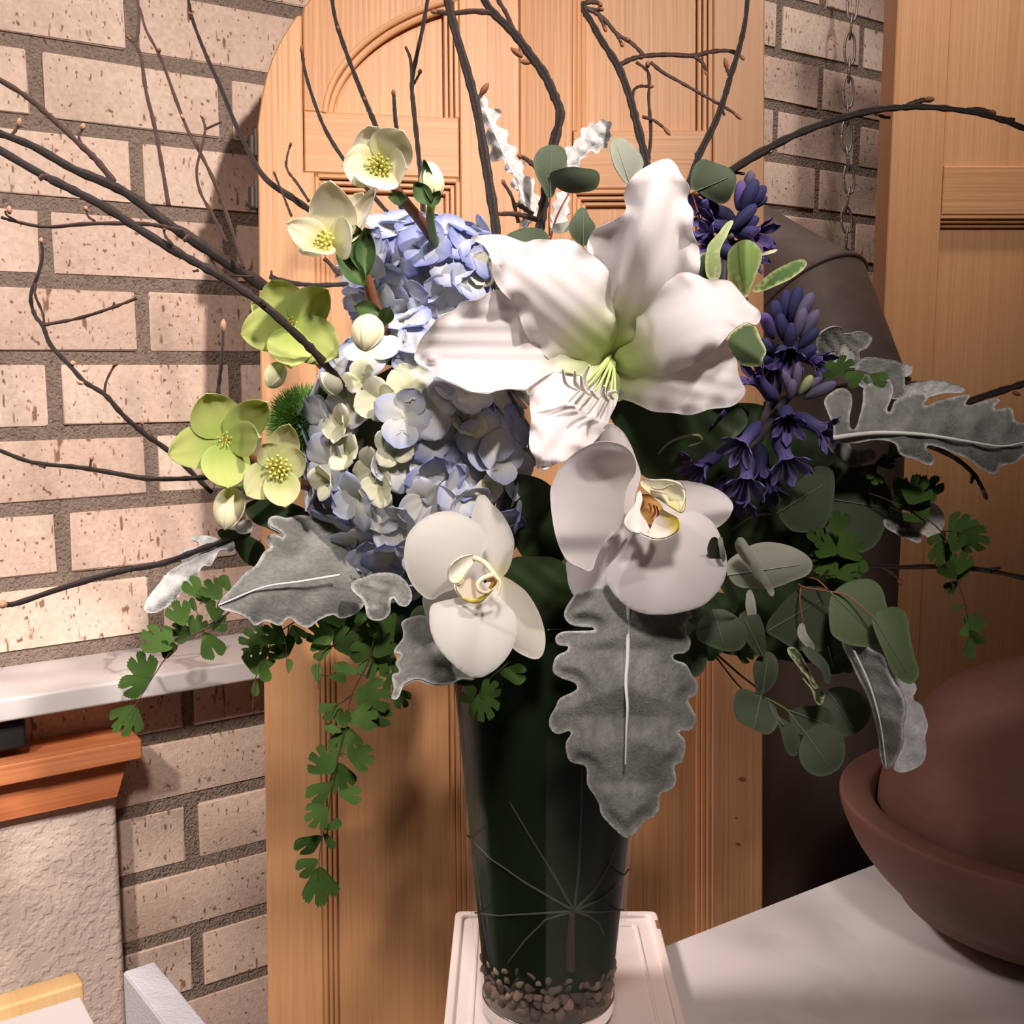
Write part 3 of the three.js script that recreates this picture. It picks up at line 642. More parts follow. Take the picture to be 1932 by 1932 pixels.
// ---------------------------------------------------------------- vase
const VASE = at(1034, 1906, 0.7); VASE.y = TRAY_Y + 0.0005;
const vaseR = (h) => lerp(0.0432, 0.0665, h / 0.26);   // outer radius at height h
{
  const t = thing('glass_vase', 'tall tapered clear glass vase lined with a dark leaf, standing on the white tray', 'vase', null, VASE.clone());
  const prof = [], H = 0.262;
  for (let i = 0; i <= 24; i++) { const h = 0.0012 + i / 24 * (H - 0.0012); prof.push([vaseR(h), h]); }
  prof.push([vaseR(H) - 0.0006, H + 0.0009], [vaseR(H) - 0.0018, H + 0.0009]);
  for (let i = 24; i >= 0; i--) { const h = 0.0135 + i / 24 * (H - 0.0135); prof.push([vaseR(h) - 0.0024, h]); }
  const lathe = (pts, n = 96) => new THREE.LatheGeometry(pts.map((p) => new THREE.Vector2(...p)), n);
  M.glass = phys({ color: 0xffffff, roughness: 0.0, transmission: 1, thickness: 0, ior: 1.5, specularIntensity: 0.3 });
  M.glassBase = phys({ color: new THREE.Color('#f4f7f4'), roughness: 0.02, transmission: 1, thickness: 0.01, ior: 1.5 });
  part('glass_wall', lathe(prof), M.glass, t);
  part('glass_base', lathe([[0.0006, 0.0006], [0.038, 0.0006], [0.0408, 0.0018], [0.0418, 0.004], [0.0422, 0.0118], [0.041, 0.0128], [0.0006, 0.0112]]), M.glassBase, t, 'thick clear base');
  // the leaf wrapped inside, with its pale veins
  const lin = thing('lining_leaf', 'large blackish green leaf wrapped round the inside of the glass vase', 'leaf', null, VASE.clone());
  const lr = (h) => vaseR(h) - 0.0042, lp = [];
  for (let i = 0; i <= 20; i++) { const h = 0.034 + i / 20 * 0.22; lp.push([lr(h), h]); }
  for (let i = 20; i >= 0; i--) { const h = 0.034 + i / 20 * 0.22; lp.push([lr(h) - 0.0008, h]); }
  lp.push([0.0006, 0.034]);
  const lg = lathe(lp, 72), lc = [], pp = lg.attributes.position;
  for (let i = 0; i < pp.count; i++) { const n = fbm(clamp(Math.atan2(pp.getZ(i), pp.getX(i)) / 6.2832 + 0.5), clamp(pp.getY(i) / 0.26), 9, 7, 3, 700); lc.push(0.007 + n * 0.008, 0.013 + n * 0.014, 0.006 + n * 0.006); }
  lg.setAttribute('color', new THREE.Float32BufferAttribute(lc, 3));
  part('blade', lg, M.lining, lin);
  const hit = (x, y) => {   // where the line of sight meets the lining
    const r = at(x, y, 1).sub(EYE);
    for (let k = 0.55; k < 0.8; k += 0.0004) { const p = EYE.clone().addScaledVector(r, k), h = p.y - VASE.y, q = Math.hypot(p.x - VASE.x, p.z - VASE.z); if (h > 0 && h < 0.27 && q < lr(h) + 0.0002) return p.sub(VASE); }
    return at(x, y, 0.64).sub(VASE);
  };
  M.vein = std({ color: new THREE.Color(0.05, 0.065, 0.04), roughness: 0.7 });
  for (const v of [[881, 1575, 925, 1620, 990, 1665, 1083, 1719], [962, 1514, 1010, 1595, 1050, 1660, 1083, 1719], [1098, 1450, 1096, 1540, 1092, 1640, 1083, 1719], [1167, 1585, 1150, 1630, 1120, 1680, 1083, 1719], [1187, 1639, 1160, 1675, 1130, 1698, 1083, 1719], [1178, 1716, 1150, 1719, 1120, 1721, 1083, 1719], [896, 1722, 940, 1728, 1010, 1724, 1083, 1719], [958, 1817, 990, 1775, 1030, 1735, 1083, 1719], [1140, 1765, 1128, 1740, 1110, 1728, 1083, 1719]]) {
    const P = []; for (let i = 0; i + 3 < v.length; i += 2) for (let k = 0; k < 5; k++) P.push(hit(lerp(v[i], v[i + 2], k / 5), lerp(v[i + 1], v[i + 3], k / 5)));
    P.push(hit(v[v.length - 2], v[v.length - 1]));
    part('vein', rod(P, [0.0004, 0.0007, 0.0010], 6, 0, 40), M.vein, lin);
  }
  part('petiole', rod([hit(1080, 1722), hit(1077, 1770), hit(1076, 1830)], [0.0022, 0.0028, 0.003], 8, 0, 12), std({ color: new THREE.Color(0.06, 0.035, 0.03), roughness: 0.7 }), lin);
  // pebbles in the bottom
  const stones = [0, 1, 2, 3, 4].map((k) => {
    const g = mergeVertices(new THREE.IcosahedronGeometry(1, 2).deleteAttribute('normal').deleteAttribute('uv')), p = g.attributes.position;
    for (let i = 0; i < p.count; i++) { const v = V().fromBufferAttribute(p, i), n = 1 + 0.22 * Math.sin(v.x * 2.1 + k * 3) * Math.cos(v.y * 2.7 + k) + 0.14 * Math.sin(v.z * 4.1 + k * 5); p.setXYZ(i, v.x * n * 1.15, v.y * n * 0.72, v.z * n * 0.9); }
    g.computeVertexNormals(); return g;
  });
  const shades = ['#77604f', '#5c4a40', '#8a7261', '#4f4038', '#6b584b', '#443831'].map((c) => std({ color: new THREE.Color(c), roughness: 0.7 }));
  const placed = [];
  let made = 0;
  for (let tries = 0; tries < 12000 && made < 190; tries++) {
    const a = rr(-0.25, Math.PI + 0.25), h = rr(0.0175, 0.041 - 0.006 * Math.sin(a * 2.2 + 0.4)), r = rr(0.0030, 0.0052), R0 = vaseR(h) - 0.0030 - r * 1.02 - (h < 0.03 && rnd() < 0.3 ? 0.007 : 0);
    const p = V(Math.cos(a) * R0, h, Math.sin(a) * R0);
    if (placed.some(([q, s]) => q.distanceTo(p) < (s + r) * 0.72)) continue;
    placed.push([p, r]);
    const s = made === 0 ? null : null, o = new THREE.Mesh(stones[made % 5], shades[Math.floor(rnd() * 6)]);
    o.name = numbered('pebble'); o.castShadow = o.receiveShadow = true;
    o.userData = { label: 'small brown pebble in the bottom of the glass vase', category: 'pebble', group: 'pebbles in the glass vase' };
    o.position.copy(p).add(VASE); o.scale.setScalar(r); o.rotation.set(rr(0, 6), rr(0, 6), rr(0, 6));
    scene.add(o); made++;
  }
}

// ---------------------------------------------------------------- amaryllis
const MOUTH = V(VASE.x, VASE.y + 0.235, VASE.z);   // where the stems enter the vase
const WHITE = [0.86, 0.815, 0.815], GREENISH = [0.5, 0.6, 0.16];
{
  const G = [1158, 684], t = thing('amaryllis', 'large white open amaryllis bloom with six ruffled petals and a green throat', 'flower', null, at(1158, 684, 0.64));
  const colour = (reach) => (s, q, e) => { const g = sstep(reach, reach * 0.2, s) * (0.55 + 0.45 * sstep(0.75, 0.1, Math.abs(q))); return mixc(WHITE, GREENISH, g * 0.8).map((x, i) => x * (1 - 0.025 * Math.pow(Math.abs(Math.sin(q * 11)), 6))); };
  const pet = (flat, tip, w, o) => part('petal', local(sheet(flat, { b: G, t: tip, w, h: 8, d: [0.64, 0.575], bow: -0.036, cup: 0.006, ruf: 0.0042, rn: 5, re: 34, ridge: 0.0005, ridges: 17, th: 0.0007, c: colour(0.42), ...o }), t), M.petal, t);
  // top, outer
  pet([1108, 465, 1122, 434, 1151, 419, 1180, 398, 1177, 367, 1193, 334, 1227, 310, 1260, 299, 1276, 311, 1284, 327, 1301, 354, 1297, 378, 1308, 398, 1305, 436, 1319, 468, 1316, 520, 1262, 575, 1200, 640, 1165, 695, 1140, 660, 1126, 570], [1262, 296], 95, { ph: 1, bow: -0.03, tilt: -0.006, z: (s, q) => 0.014 * sstep(0.28, 0.4, -q - 0.1 * s) * sstep(0.75, 0.5, s) - 0.006 * Math.cos(clamp(q + 0.12, -1, 1) * 5) * sstep(0.35, 0.65, s) });
  // upper left, inner
  pet([889, 449, 905, 444, 948, 443, 992, 457, 1006, 452, 1043, 452, 1072, 452, 1093, 461, 1111, 476, 1137, 497, 1149, 514, 1154, 560, 1166, 630, 1163, 692, 1110, 702, 1050, 686, 1021, 664, 999, 642, 985, 613, 977, 588, 963, 566, 945, 548, 929, 519, 926, 487, 912, 463], [888, 448], 100, { d: [0.638, 0.562], ph: 0.4, z: (s, q) => 0.006 * sstep(0.85, 1, s) - 0.004 * Math.sin(q * 3 + s * 2) });
  // left, outer, with a lengthwise fold
  pet([782, 678, 784, 664, 793, 642, 807, 624, 829, 599, 858, 584, 869, 570, 901, 566, 919, 555, 945, 548, 1000, 610, 1060, 650, 1140, 665, 1155, 692, 1100, 708, 1068, 702, 1040, 704, 1003, 727, 992, 734, 956, 734, 916, 741, 887, 738, 861, 725, 829, 712, 808, 697], [782, 682], 75, { d: [0.642, 0.57], bow: -0.028, cup: -0.003, fold: -0.011, tilt: 0.008, ph: 2 });
  // bottom, inner
  pet([1003, 708, 1000, 736, 999, 762, 1002, 787, 999, 816, 1000, 845, 1010, 867, 1014, 884, 1028, 886, 1050, 875, 1079, 864, 1108, 846, 1130, 824, 1144, 806, 1151, 787, 1162, 765, 1168, 742, 1172, 705, 1160, 676, 1120, 682, 1060, 694, 1022, 700], [1020, 888], 95, { d: [0.632, 0.548], bow: -0.018, cup: 0.012, ridge: 0.0015, ridges: 12, ph: 1.4, c: colour(0.3), z: (s, q) => 0.012 * sstep(0.35, 0.05, s) });
  // lower right, outer
  pet([1330, 640, 1369, 640, 1376, 660, 1390, 679, 1392, 700, 1398, 718, 1407, 738, 1394, 758, 1376, 768, 1340, 772, 1303, 783, 1267, 779, 1231, 776, 1206, 765, 1180, 754, 1161, 751, 1160, 728, 1150, 695, 1166, 668, 1250, 640], [1405, 742], 85, { d: [0.642, 0.578], bow: -0.03, cup: 0.01, ruf: 0.002, ph: 0.9 });
  // right, inner
  pet([1195, 512, 1231, 519, 1274, 508, 1314, 517, 1332, 526, 1376, 530, 1394, 548, 1412, 570, 1430, 584, 1436, 596, 1427, 613, 1409, 608, 1390, 617, 1376, 629, 1365, 643, 1335, 672, 1280, 700, 1222, 716, 1178, 705, 1155, 690, 1166, 660, 1195, 640, 1200, 600, 1190, 562], [1436, 594], 95, { d: [0.636, 0.568], bow: -0.04, cup: 0.016, ph: 2.2, ruf: 0.0022, ridge: 0.0014, ridges: 7, z: (s, q) => -0.005 * Math.sin(q * 4 + 0.8) });
  // throat cup behind the petals
  const cup = []; for (let i = 0; i <= 12; i++) cup.push(new THREE.Vector2(0.004 + 0.016 * Math.pow(i / 12, 0.8), i / 12 * 0.045));
  const cg = vc(new THREE.LatheGeometry(cup, 24), [0.3, 0.42, 0.1]);
  const cm = part('throat', cg, M.thick, t, 'green throat'); cm.position.copy(at(1146, 694, 0.668)).sub(t.position); cm.quaternion.setFromUnitVectors(V(0, 1, 0), toEye(at(1120, 690, 0.6)));
  // filaments with curved white anthers, and the style
  const fil = [[1150, 672, 1110, 716, 1088, 735, 1068, 722, 1062, 696], [1152, 676, 1118, 722, 1100, 736, 1086, 724, 1085, 699], [1154, 680, 1128, 730, 1112, 744, 1100, 732, 1096, 708], [1152, 672, 1120, 716, 1108, 731, 1102, 712, 1112, 690], [1156, 682, 1140, 736, 1128, 752, 1118, 742, 1115, 736], [1160, 684, 1152, 740, 1146, 756, 1138, 744, 1140, 728], [1158, 684, 1160, 736, 1156, 752, 1150, 742, 1162, 738]];
  M.anther = std({ color: new THREE.Color('#fbf6ec'), roughness: 0.6 });
  const fm = std({ color: new THREE.Color('#c3d28a'), roughness: 0.6 });
  for (const f of fil) {
    part('filament', local(trace(f.slice(0, 6), [0.628, 0.592, 0.57], [3, 2.4, 2], 6), t), fm, t);
    part('anther', local(trace(f.slice(4), [0.566, 0.546], [3, 5, 4.6, 2], 7), t), M.anther, t);
  }
  part('stem', local(rod([at(1150, 694, 0.665), at(1120, 800, 0.69), at(1070, 1000, 0.69), MOUTH.clone()], [0.006, 0.009, 0.009], 10), t), M.stemGreen, t);
}

// ---------------------------------------------------------------- moth orchids
{
  const W = [0.84, 0.79, 0.79], W2 = [0.85, 0.82, 0.77];
  const oc = (base, yellow = 0) => (s, q, e) => mixc(base, [0.82, 0.76, 0.36], yellow * sstep(0.3, 0.02, s)).map((x) => x * (1 - 0.02 * Math.pow(Math.abs(Math.sin(q * 9 + s * 2)), 8)));
  {
    const t = thing('orchid', 'larger white moth orchid under the amaryllis, with an orange and yellow lip', 'flower', 'white moth orchids', at(1195, 985, 0.575)), G = [1196, 985];
    const pet = (n, flat, tip, w, o) => part(n, local(sheet(flat, { b: G, t: tip, w, h: 9, th: 0.0009, d: [0.57, 0.555], c: oc(W), ...o }), t), M.petal, t);
    pet('sepal', [1110, 850, 1124, 825, 1149, 800, 1172, 811, 1189, 837, 1200, 865, 1209, 894, 1206, 911, 1198, 940, 1196, 985, 1180, 985, 1150, 930], [1150, 800], 50, { d: [0.585, 0.575], bow: 0.004, cup: 0.01 });
    pet('sepal', [1110, 1030, 1071, 1055, 1070, 1087, 1075, 1110, 1087, 1130, 1109, 1147, 1132, 1153, 1161, 1147, 1180, 1132, 1190, 1080, 1200, 1010, 1190, 985, 1165, 1000], [1112, 1150], 55, { d: [0.58, 0.575], cup: 0.008 });
    pet('sepal', [1245, 918, 1272, 908, 1306, 910, 1340, 917, 1366, 931, 1383, 951, 1380, 968, 1371, 982, 1349, 997, 1300, 1000, 1240, 1000, 1200, 988], [1384, 962], 45, { d: [0.582, 0.575], cup: -0.006, fold: 0.012 });
    pet('petal', [1038, 928, 1044, 908, 1058, 880, 1078, 860, 1104, 843, 1132, 834, 1166, 837, 1189, 851, 1200, 874, 1198, 894, 1186, 914, 1179, 939, 1178, 968, 1190, 985, 1172, 999, 1149, 1016, 1135, 1033, 1124, 1056, 1115, 1077, 1092, 1070, 1072, 1059, 1055, 1031, 1044, 991], [1045, 950], 115, { d: [0.57, 0.54], bow: -0.012, cup: -0.006, z: (s, q, e, x, y) => -0.014 * sstep(905, 845, y) * sstep(1060, 1170, x) + 0.007 * sstep(1005, 1050, y) });
    pet('petal', [1146, 1070, 1141, 1090, 1149, 1107, 1166, 1130, 1192, 1150, 1223, 1159, 1263, 1159, 1306, 1150, 1331, 1139, 1354, 1116, 1369, 1087, 1371, 1053, 1363, 1022, 1349, 991, 1331, 974, 1309, 965, 1277, 971, 1240, 978, 1200, 985, 1192, 1013, 1172, 1042], [1285, 1140], 115, { d: [0.57, 0.548], bow: -0.006, cup: 0.008 });
    const L = (n, flat, b, tip, w, o) => part(n, local(sheet(flat, { b, t: tip, w, h: 5, th: 0.001, ...o }), t), M.thick, t);
    const lipc = (s, q, e) => mixc([0.85, 0.8, 0.66], [0.8, 0.6, 0.08], sstep(0.5, 1, s) * 0.8);
    L('lip_lobe', [1209, 908, 1235, 906, 1263, 907, 1286, 917, 1293, 939, 1288, 965, 1270, 958, 1246, 942, 1222, 928], [1212, 912], [1292, 945], 22, { d: [0.555, 0.535], cup: -0.006, c: (s, q) => mixc([0.86, 0.84, 0.72], [0.75, 0.68, 0.25], sstep(0.1, 0.9, q * 0.5 + 0.5) * 0.8) });
    L('lip_lobe', [1206, 926, 1198, 951, 1186, 968, 1180, 985, 1186, 999, 1207, 1006, 1222, 1002, 1219, 985, 1208, 965, 1212, 940], [1208, 930], [1200, 1004], 20, { d: [0.552, 0.54], cup: -0.004, c: () => [0.83, 0.78, 0.72] });
    L('lip', [1210, 1003, 1225, 1000, 1232, 985, 1245, 962, 1262, 968, 1278, 980, 1279, 997, 1262, 1011, 1240, 1016, 1222, 1011], [1228, 960], [1255, 1014], 30, { d: [0.56, 0.532], cup: -0.007, c: (s, q) => mixc([0.85, 0.79, 0.68], [0.82, 0.62, 0.06], sstep(-0.1, -0.9, q) * 0.9) });
    L('lip_throat', [1199, 950, 1206, 936, 1222, 932, 1240, 945, 1250, 958, 1244, 976, 1230, 990, 1216, 985, 1202, 972], [1206, 936], [1238, 988], 22, { d: [0.566, 0.556], bow: 0.008, c: (s, q) => mixc([0.42, 0.2, 0.06], [0.55, 0.32, 0.1], clamp(0.5 + 0.5 * Math.sin(s * 19 + q * 7))) });
    part('column', local(trace([1224, 924, 1238, 930, 1252, 936, 1262, 952], [0.556, 0.542, 0.538], [5, 8, 6, 3], 9), t), M.cream, t);
    part('tendril', local(trace([1230, 919, 1240, 923, 1252, 922, 1262, 916, 1270, 914], [0.545, 0.53], [2.2, 2.4, 1.4], 6), t), M.cream, t);
    part('tendril', local(trace([1282, 918, 1291, 930, 1290, 946, 1284, 962], [0.535, 0.528], [1.8, 2.2, 1.4], 6), t), M.cream, t);
    for (const s of [[1238, 955, 1242, 968, 1234, 982], [1233, 953, 1236, 966, 1228, 978], [1214, 944, 1212, 956, 1206, 964], [1224, 950, 1228, 958, 1226, 968]]) part('lip_stripe', local(trace(s, [0.553, 0.551], [1.6, 2, 1], 5), t), std({ color: new THREE.Color('#8a2e1c'), roughness: 0.7 }), t);
    part('stem', local(rod([at(1190, 985, 0.585), at(1160, 1040, 0.64), at(1080, 1150, 0.67), MOUTH.clone()], [0.002, 0.0028], 7), t), M.stemGreen, t);
  }
  {
    const t = thing('orchid', 'smaller white moth orchid at lower left of the bouquet, just above the vase rim', 'flower', 'white moth orchids', at(925, 1090, 0.575)), G = [925, 1092];
    const pet = (n, flat, tip, w, o) => part(n, local(sheet(flat, { b: G, t: tip, w, h: 9, th: 0.0009, d: [0.57, 0.55], c: oc(W2), ...o }), t), M.petal, t);
    pet('sepal', [889, 990, 891, 967, 901, 937, 915, 934, 925, 947, 945, 967, 962, 998, 969, 1024, 965, 1058, 952, 1085, 930, 1095, 915, 1080, 905, 1050], [905, 932], 36, { d: [0.58, 0.575], cup: -0.004, fold: 0.006, c: oc(W2, 0.7) });
    pet('sepal', [940, 1085, 985, 1109, 1006, 1135, 1022, 1169, 1029, 1203, 1026, 1230, 1016, 1243, 995, 1240, 965, 1220, 950, 1180, 935, 1140, 925, 1100], [1020, 1243], 40, { d: [0.578, 0.572], cup: 0.006, c: oc([0.84, 0.79, 0.7], 0.6) });
    pet('sepal', [820, 1108, 799, 1122, 800, 1150, 812, 1172, 850, 1160, 900, 1120, 912, 1096, 870, 1092], [798, 1140], 26, { d: [0.58, 0.575] });
    pet('petal', [763, 1035, 770, 1008, 794, 981, 827, 966, 864, 967, 898, 984, 918, 1004, 922, 1024, 910, 1048, 912, 1075, 918, 1092, 890, 1095, 861, 1110, 834, 1120, 814, 1132, 787, 1115, 770, 1088, 763, 1061], [764, 1030], 85, { d: [0.57, 0.545], bow: -0.006, cup: 0.006 });
    pet('petal', [814, 1142, 810, 1169, 814, 1196, 827, 1223, 847, 1246, 871, 1267, 895, 1279, 918, 1274, 945, 1254, 965, 1227, 976, 1196, 976, 1169, 965, 1149, 945, 1128, 925, 1098, 900, 1112, 860, 1128, 834, 1134], [893, 1280], 82, { d: [0.568, 0.538], bow: -0.01, cup: 0.012, fold: -0.012 });
    const L = (n, flat, b, tip, w, o) => part(n, local(sheet(flat, { b, t: tip, w, h: 5, th: 0.001, ...o }), t), M.thick, t);
    L('lip_lobe', [847, 1092, 850, 1070, 865, 1055, 884, 1048, 900, 1050, 892, 1064, 880, 1080, 868, 1098, 856, 1100], [902, 1050], [850, 1096], 16, { d: [0.55, 0.54], cup: -0.004, c: (s, q) => mixc([0.86, 0.82, 0.7], [0.8, 0.68, 0.3], sstep(0.3, -0.6, q) * 0.5) });
    L('lip', [860, 1102, 872, 1092, 890, 1090, 905, 1100, 915, 1118, 905, 1130, 885, 1132, 868, 1122], [912, 1098], [864, 1112], 20, { d: [0.552, 0.54], bow: 0.004, c: (s, q) => mixc([0.66, 0.54, 0.4], [0.83, 0.76, 0.6], sstep(0.2, 0.9, s)) });
    part('column', local(trace([895, 1052, 912, 1060, 922, 1070, 936, 1088, 944, 1100, 940, 1120, 938, 1130], [0.548, 0.535, 0.532], [5, 5, 5, 4, 3, 2, 1], 8), t), M.cream, t);
    part('column_loop', local(trace([932, 1084, 910, 1092, 901, 1102, 904, 1114, 916, 1118, 930, 1112], [0.536, 0.53, 0.534], [5, 4.5, 4, 4, 3, 2], 8), t), M.cream, t);
    part('lip_callus', local(trace([926, 1088, 932, 1098, 924, 1110], [0.54, 0.538], [5, 6, 3], 8), t), std({ color: new THREE.Color('#b07a34'), roughness: 0.7 }), t);
    part('lip_edge', local(trace([868, 1126, 888, 1134, 905, 1132, 920, 1120, 930, 1112], [0.543, 0.536, 0.532], [2, 4, 6, 4, 2], 7), t), std({ color: new THREE.Color('#e2cf5a'), roughness: 0.7 }), t);
    part('stem', local(rod([at(930, 1092, 0.585), at(960, 1140, 0.63), at(1010, 1220, 0.665), MOUTH.clone()], [0.002, 0.0028], 7), t), M.stemGreen, t);
  }
}

// ---------------------------------------------------------------- hellebores
const obovate = (s, k = 0.72) => 0.5 * Math.pow(Math.max(0, Math.sin(Math.PI * clamp(0.045 + 0.955 * Math.pow(s, 1 / k)))), 0.62) * 1.0;
function helleborePetal(base, tip, edge, seed) {
  return blade({ nS: 12, nQ: 10, th: 0.012, prof: (s) => obovate(s, 1.25), z: (s, q) => 0.1 * Math.sin(s * 3.0) * -1 + 0.16 * s * s + 0.1 * q * q * s + 0.018 * Math.sin(q * 8 + seed) * s, c: (s, q) => mixc(mixc(base, tip, sstep(0.05, 0.6, s)), edge, Math.pow(Math.abs(q), 4) * 0.35).map((x) => x * (1 - 0.05 * Math.pow(Math.abs(Math.sin(q * 7 + s)), 10))) });
}
const HELL = {
  cream: [0, 1, 2].map((k) => helleborePetal([0.66, 0.66, 0.26], [0.86, 0.82, 0.66], [0.87, 0.84, 0.72], k)),
  green: [0, 1, 2].map((k) => helleborePetal([0.40, 0.52, 0.12], [0.55, 0.61, 0.2], [0.62, 0.66, 0.28], k)),
  pale: [0, 1, 2].map((k) => helleborePetal([0.47, 0.53, 0.17], [0.7, 0.7, 0.38], [0.8, 0.78, 0.55], k)),
};
function hellebore(label, kind, c, petals, axis, yellow, stem) {
  const C = at(...c), t = thing('hellebore', label, 'flower', 'hellebore flowers', C.clone()), ax = axis ? axis.clone().normalize() : toEye(C);
  petals.forEach(([x, y, d, w], i) => {
    const T = at(x, y, d).sub(C), m = part('petal', HELL[kind][i % 3], M.petal, t), dir = T.clone().normalize();
    const face = ax.clone().addScaledVector(toEye(C), 0.6).normalize();
    stand(m, dir.clone().multiplyScalar(0.002).addScaledVector(ax, i % 2 ? 0.0006 : 0), T, face, w * d / FOCAL, T.length() * 0.75);
  });
  const sg = [];
  const n = yellow ? 24 : 12;
  for (let i = 0; i < n; i++) {
    const a = i * 2.4, r = (yellow ? 0.0068 : 0.0042) * Math.sqrt((i + 0.5) / n), e = V(Math.cos(a), Math.sin(a), 0).applyQuaternion(new THREE.Quaternion().setFromUnitVectors(V(0, 0, 1), ax));
    const tip = e.clone().multiplyScalar(r).addScaledVector(ax, yellow ? 0.007 - r * 0.3 : 0.0045);
    sg.push(rod([V(0, 0, 0), tip.clone().multiplyScalar(0.6), tip], [0.00025, 0.0002], 4, 0, 3).deleteAttribute('uv'));
    const s = new THREE.SphereGeometry(yellow ? 0.0009 : 0.0005, 6, 5).toNonIndexed(); sg.push(mergeVertices(new THREE.SphereGeometry(yellow ? 0.0009 : 0.0005, 6, 5).deleteAttribute('uv')).translate(tip.x, tip.y, tip.z));
  }
  const st = part('stamens', mergeGeometries(sg.map((g) => (g.index ? g.toNonIndexed() : g))), yellow === 2 ? M.stamenGreen : M.stamenYellow, t); st.userData.kind = 'stuff';
  if (stem) part('stem', local(rod(stem.map((p) => (p.isVector3 ? p : at(...p))), [0.0026, 0.0032, 0.0034], 8), t), M.stemBrown, t);
  return t;
}
M.stamenYellow = std({ color: new THREE.Color('#d6cc62'), roughness: 0.7 });
M.stamenGreen = std({ color: new THREE.Color('#a3a43a'), roughness: 0.7 });
const leafGeo = blade({ nS: 10, nQ: 4, th: 0.012, prof: (s) => 0.5 * Math.pow(Math.sin(Math.PI * clamp(0.03 + 0.95 * s)), 0.8), z: (s, q) => -0.12 * Math.sin(s * 3) + 0.12 * q * q, c: (s, q) => mixc([0.045, 0.09, 0.025], [0.09, 0.15, 0.05], Math.pow(1 - Math.abs(q), 6)) });
const bractOn = (t, B, T, w, name = 'bract') => stand(part(name, leafGeo, M.leaf, t), B.clone().sub(t.position), T.clone().sub(t.position), toEye(B), w * 0.6 / FOCAL);
{
  const a = hellebore('topmost cream hellebore, wide open and facing the viewer', 'cream', [716, 314, 0.585], [[694, 236, 0.575, 84], [764, 244, 0.572, 88], [772, 318, 0.578, 74], [706, 366, 0.572, 84], [642, 312, 0.575, 80]], null, 2, [[720, 318, 0.595], [760, 375, 0.61], [800, 425, 0.64], [850, 500, 0.67]]);
  bractOn(a, at(735, 370, 0.6), at(768, 378, 0.595), 26);
  const b = hellebore('cream hellebore seen from the side, below the topmost cream one', 'cream', [622, 462, 0.575], [[632, 342, 0.565, 104], [690, 372, 0.575, 74], [540, 420, 0.565, 62], [572, 490, 0.55, 62], [672, 432, 0.56, 84], [718, 360, 0.565, 40]], V(-0.55, 0.25, 0.9), 1, [[640, 465, 0.585], [685, 510, 0.6], [705, 570, 0.61], [722, 615, 0.62], [735, 680, 0.66]]);
  for (const [x0, y0, x1, y1, w] of [[690, 515, 668, 425, 44], [690, 520, 690, 430, 36], [640, 480, 690, 540, 36]]) bractOn(b, at(x0, y0, 0.578), at(x1, y1, 0.57), w);
  bractOn(b, at(716, 590, 0.575), at(668, 578, 0.565), 32); bractOn(b, at(722, 612, 0.575), at(736, 578, 0.565), 28);
  hellebore('upper green hellebore with a thin dark branch crossing in front', 'green', [548, 612, 0.6], [[512, 528, 0.592, 92], [622, 545, 0.592, 78], [644, 678, 0.59, 92], [548, 702, 0.585, 88], [452, 632, 0.59, 86], [478, 574, 0.6, 60]], null, 0, [[550, 614, 0.61], [600, 680, 0.65], [700, 780, 0.68]]);
  hellebore('lower green hellebore in front of the brick wall', 'green', [424, 830, 0.585], [[388, 740, 0.575, 98], [512, 754, 0.572, 72], [316, 858, 0.575, 84], [428, 930, 0.57, 92], [504, 826, 0.565, 70]], null, 0, [[430, 835, 0.595], [500, 880, 0.64], [620, 920, 0.68]]);
  hellebore('small pale yellow green hellebore beside the lower green one', 'pale', [525, 882, 0.577], [[546, 797, 0.57, 62], [578, 860, 0.575, 66], [540, 964, 0.565, 70], [465, 935, 0.572, 74], [496, 836, 0.572, 54]], null, 1, [[525, 884, 0.59], [560, 910, 0.63], [650, 930, 0.68]]);
}
function budThing(label, p0, p1, w, base, tip, sepals) {
  const A = at(...p0), B = at(...p1), t = thing('hellebore_bud', label, 'flower bud', 'hellebore buds', A.clone()), L = A.distanceTo(B), R = w * p0[2] / FOCAL / 2;
  const y = B.clone().sub(A).normalize(), q = new THREE.Quaternion().setFromUnitVectors(V(0, 1, 0), y);
  for (let k = 0; k < 4; k++) {   // overlapping closed petals
    const g = blade({ nS: 12, nQ: 10, th: 0.0008, y: (s) => s * L, prof: () => 1, c: (s, qq) => mixc(mixc(base, tip, sstep(0, 0.6, s)), [0.9, 0.87, 0.7], Math.pow(Math.abs(qq), 5) * 0.5) });
    const p = g.attributes.position;
    for (let i = 0; i < p.count; i++) { const s = clamp(p.getY(i) / L), a = p.getX(i) * (1.05 - 0.25 * s) + k * 1.5708 + s * 0.35, off = p.getZ(i); const r = R * (Math.pow(Math.sin(Math.PI * clamp(0.1 + 0.9 * Math.pow(s, 0.9))), 0.6) * (0.93 + 0.07 * p.getX(i)) + 0.004) + off + k * 0.0002; p.setXYZ(i, Math.sin(a) * r, p.getY(i), Math.cos(a) * r); }
    g.computeVertexNormals();
    part('petal', g, M.thick, t).quaternion.copy(q);
  }
  for (const [x0, y0, x1, y1, ww] of sepals ?? []) bractOn(t, at(x0, y0, p0[2] - 0.004), at(x1, y1, p0[2] - 0.008), ww, 'sepal');
  return t;
}
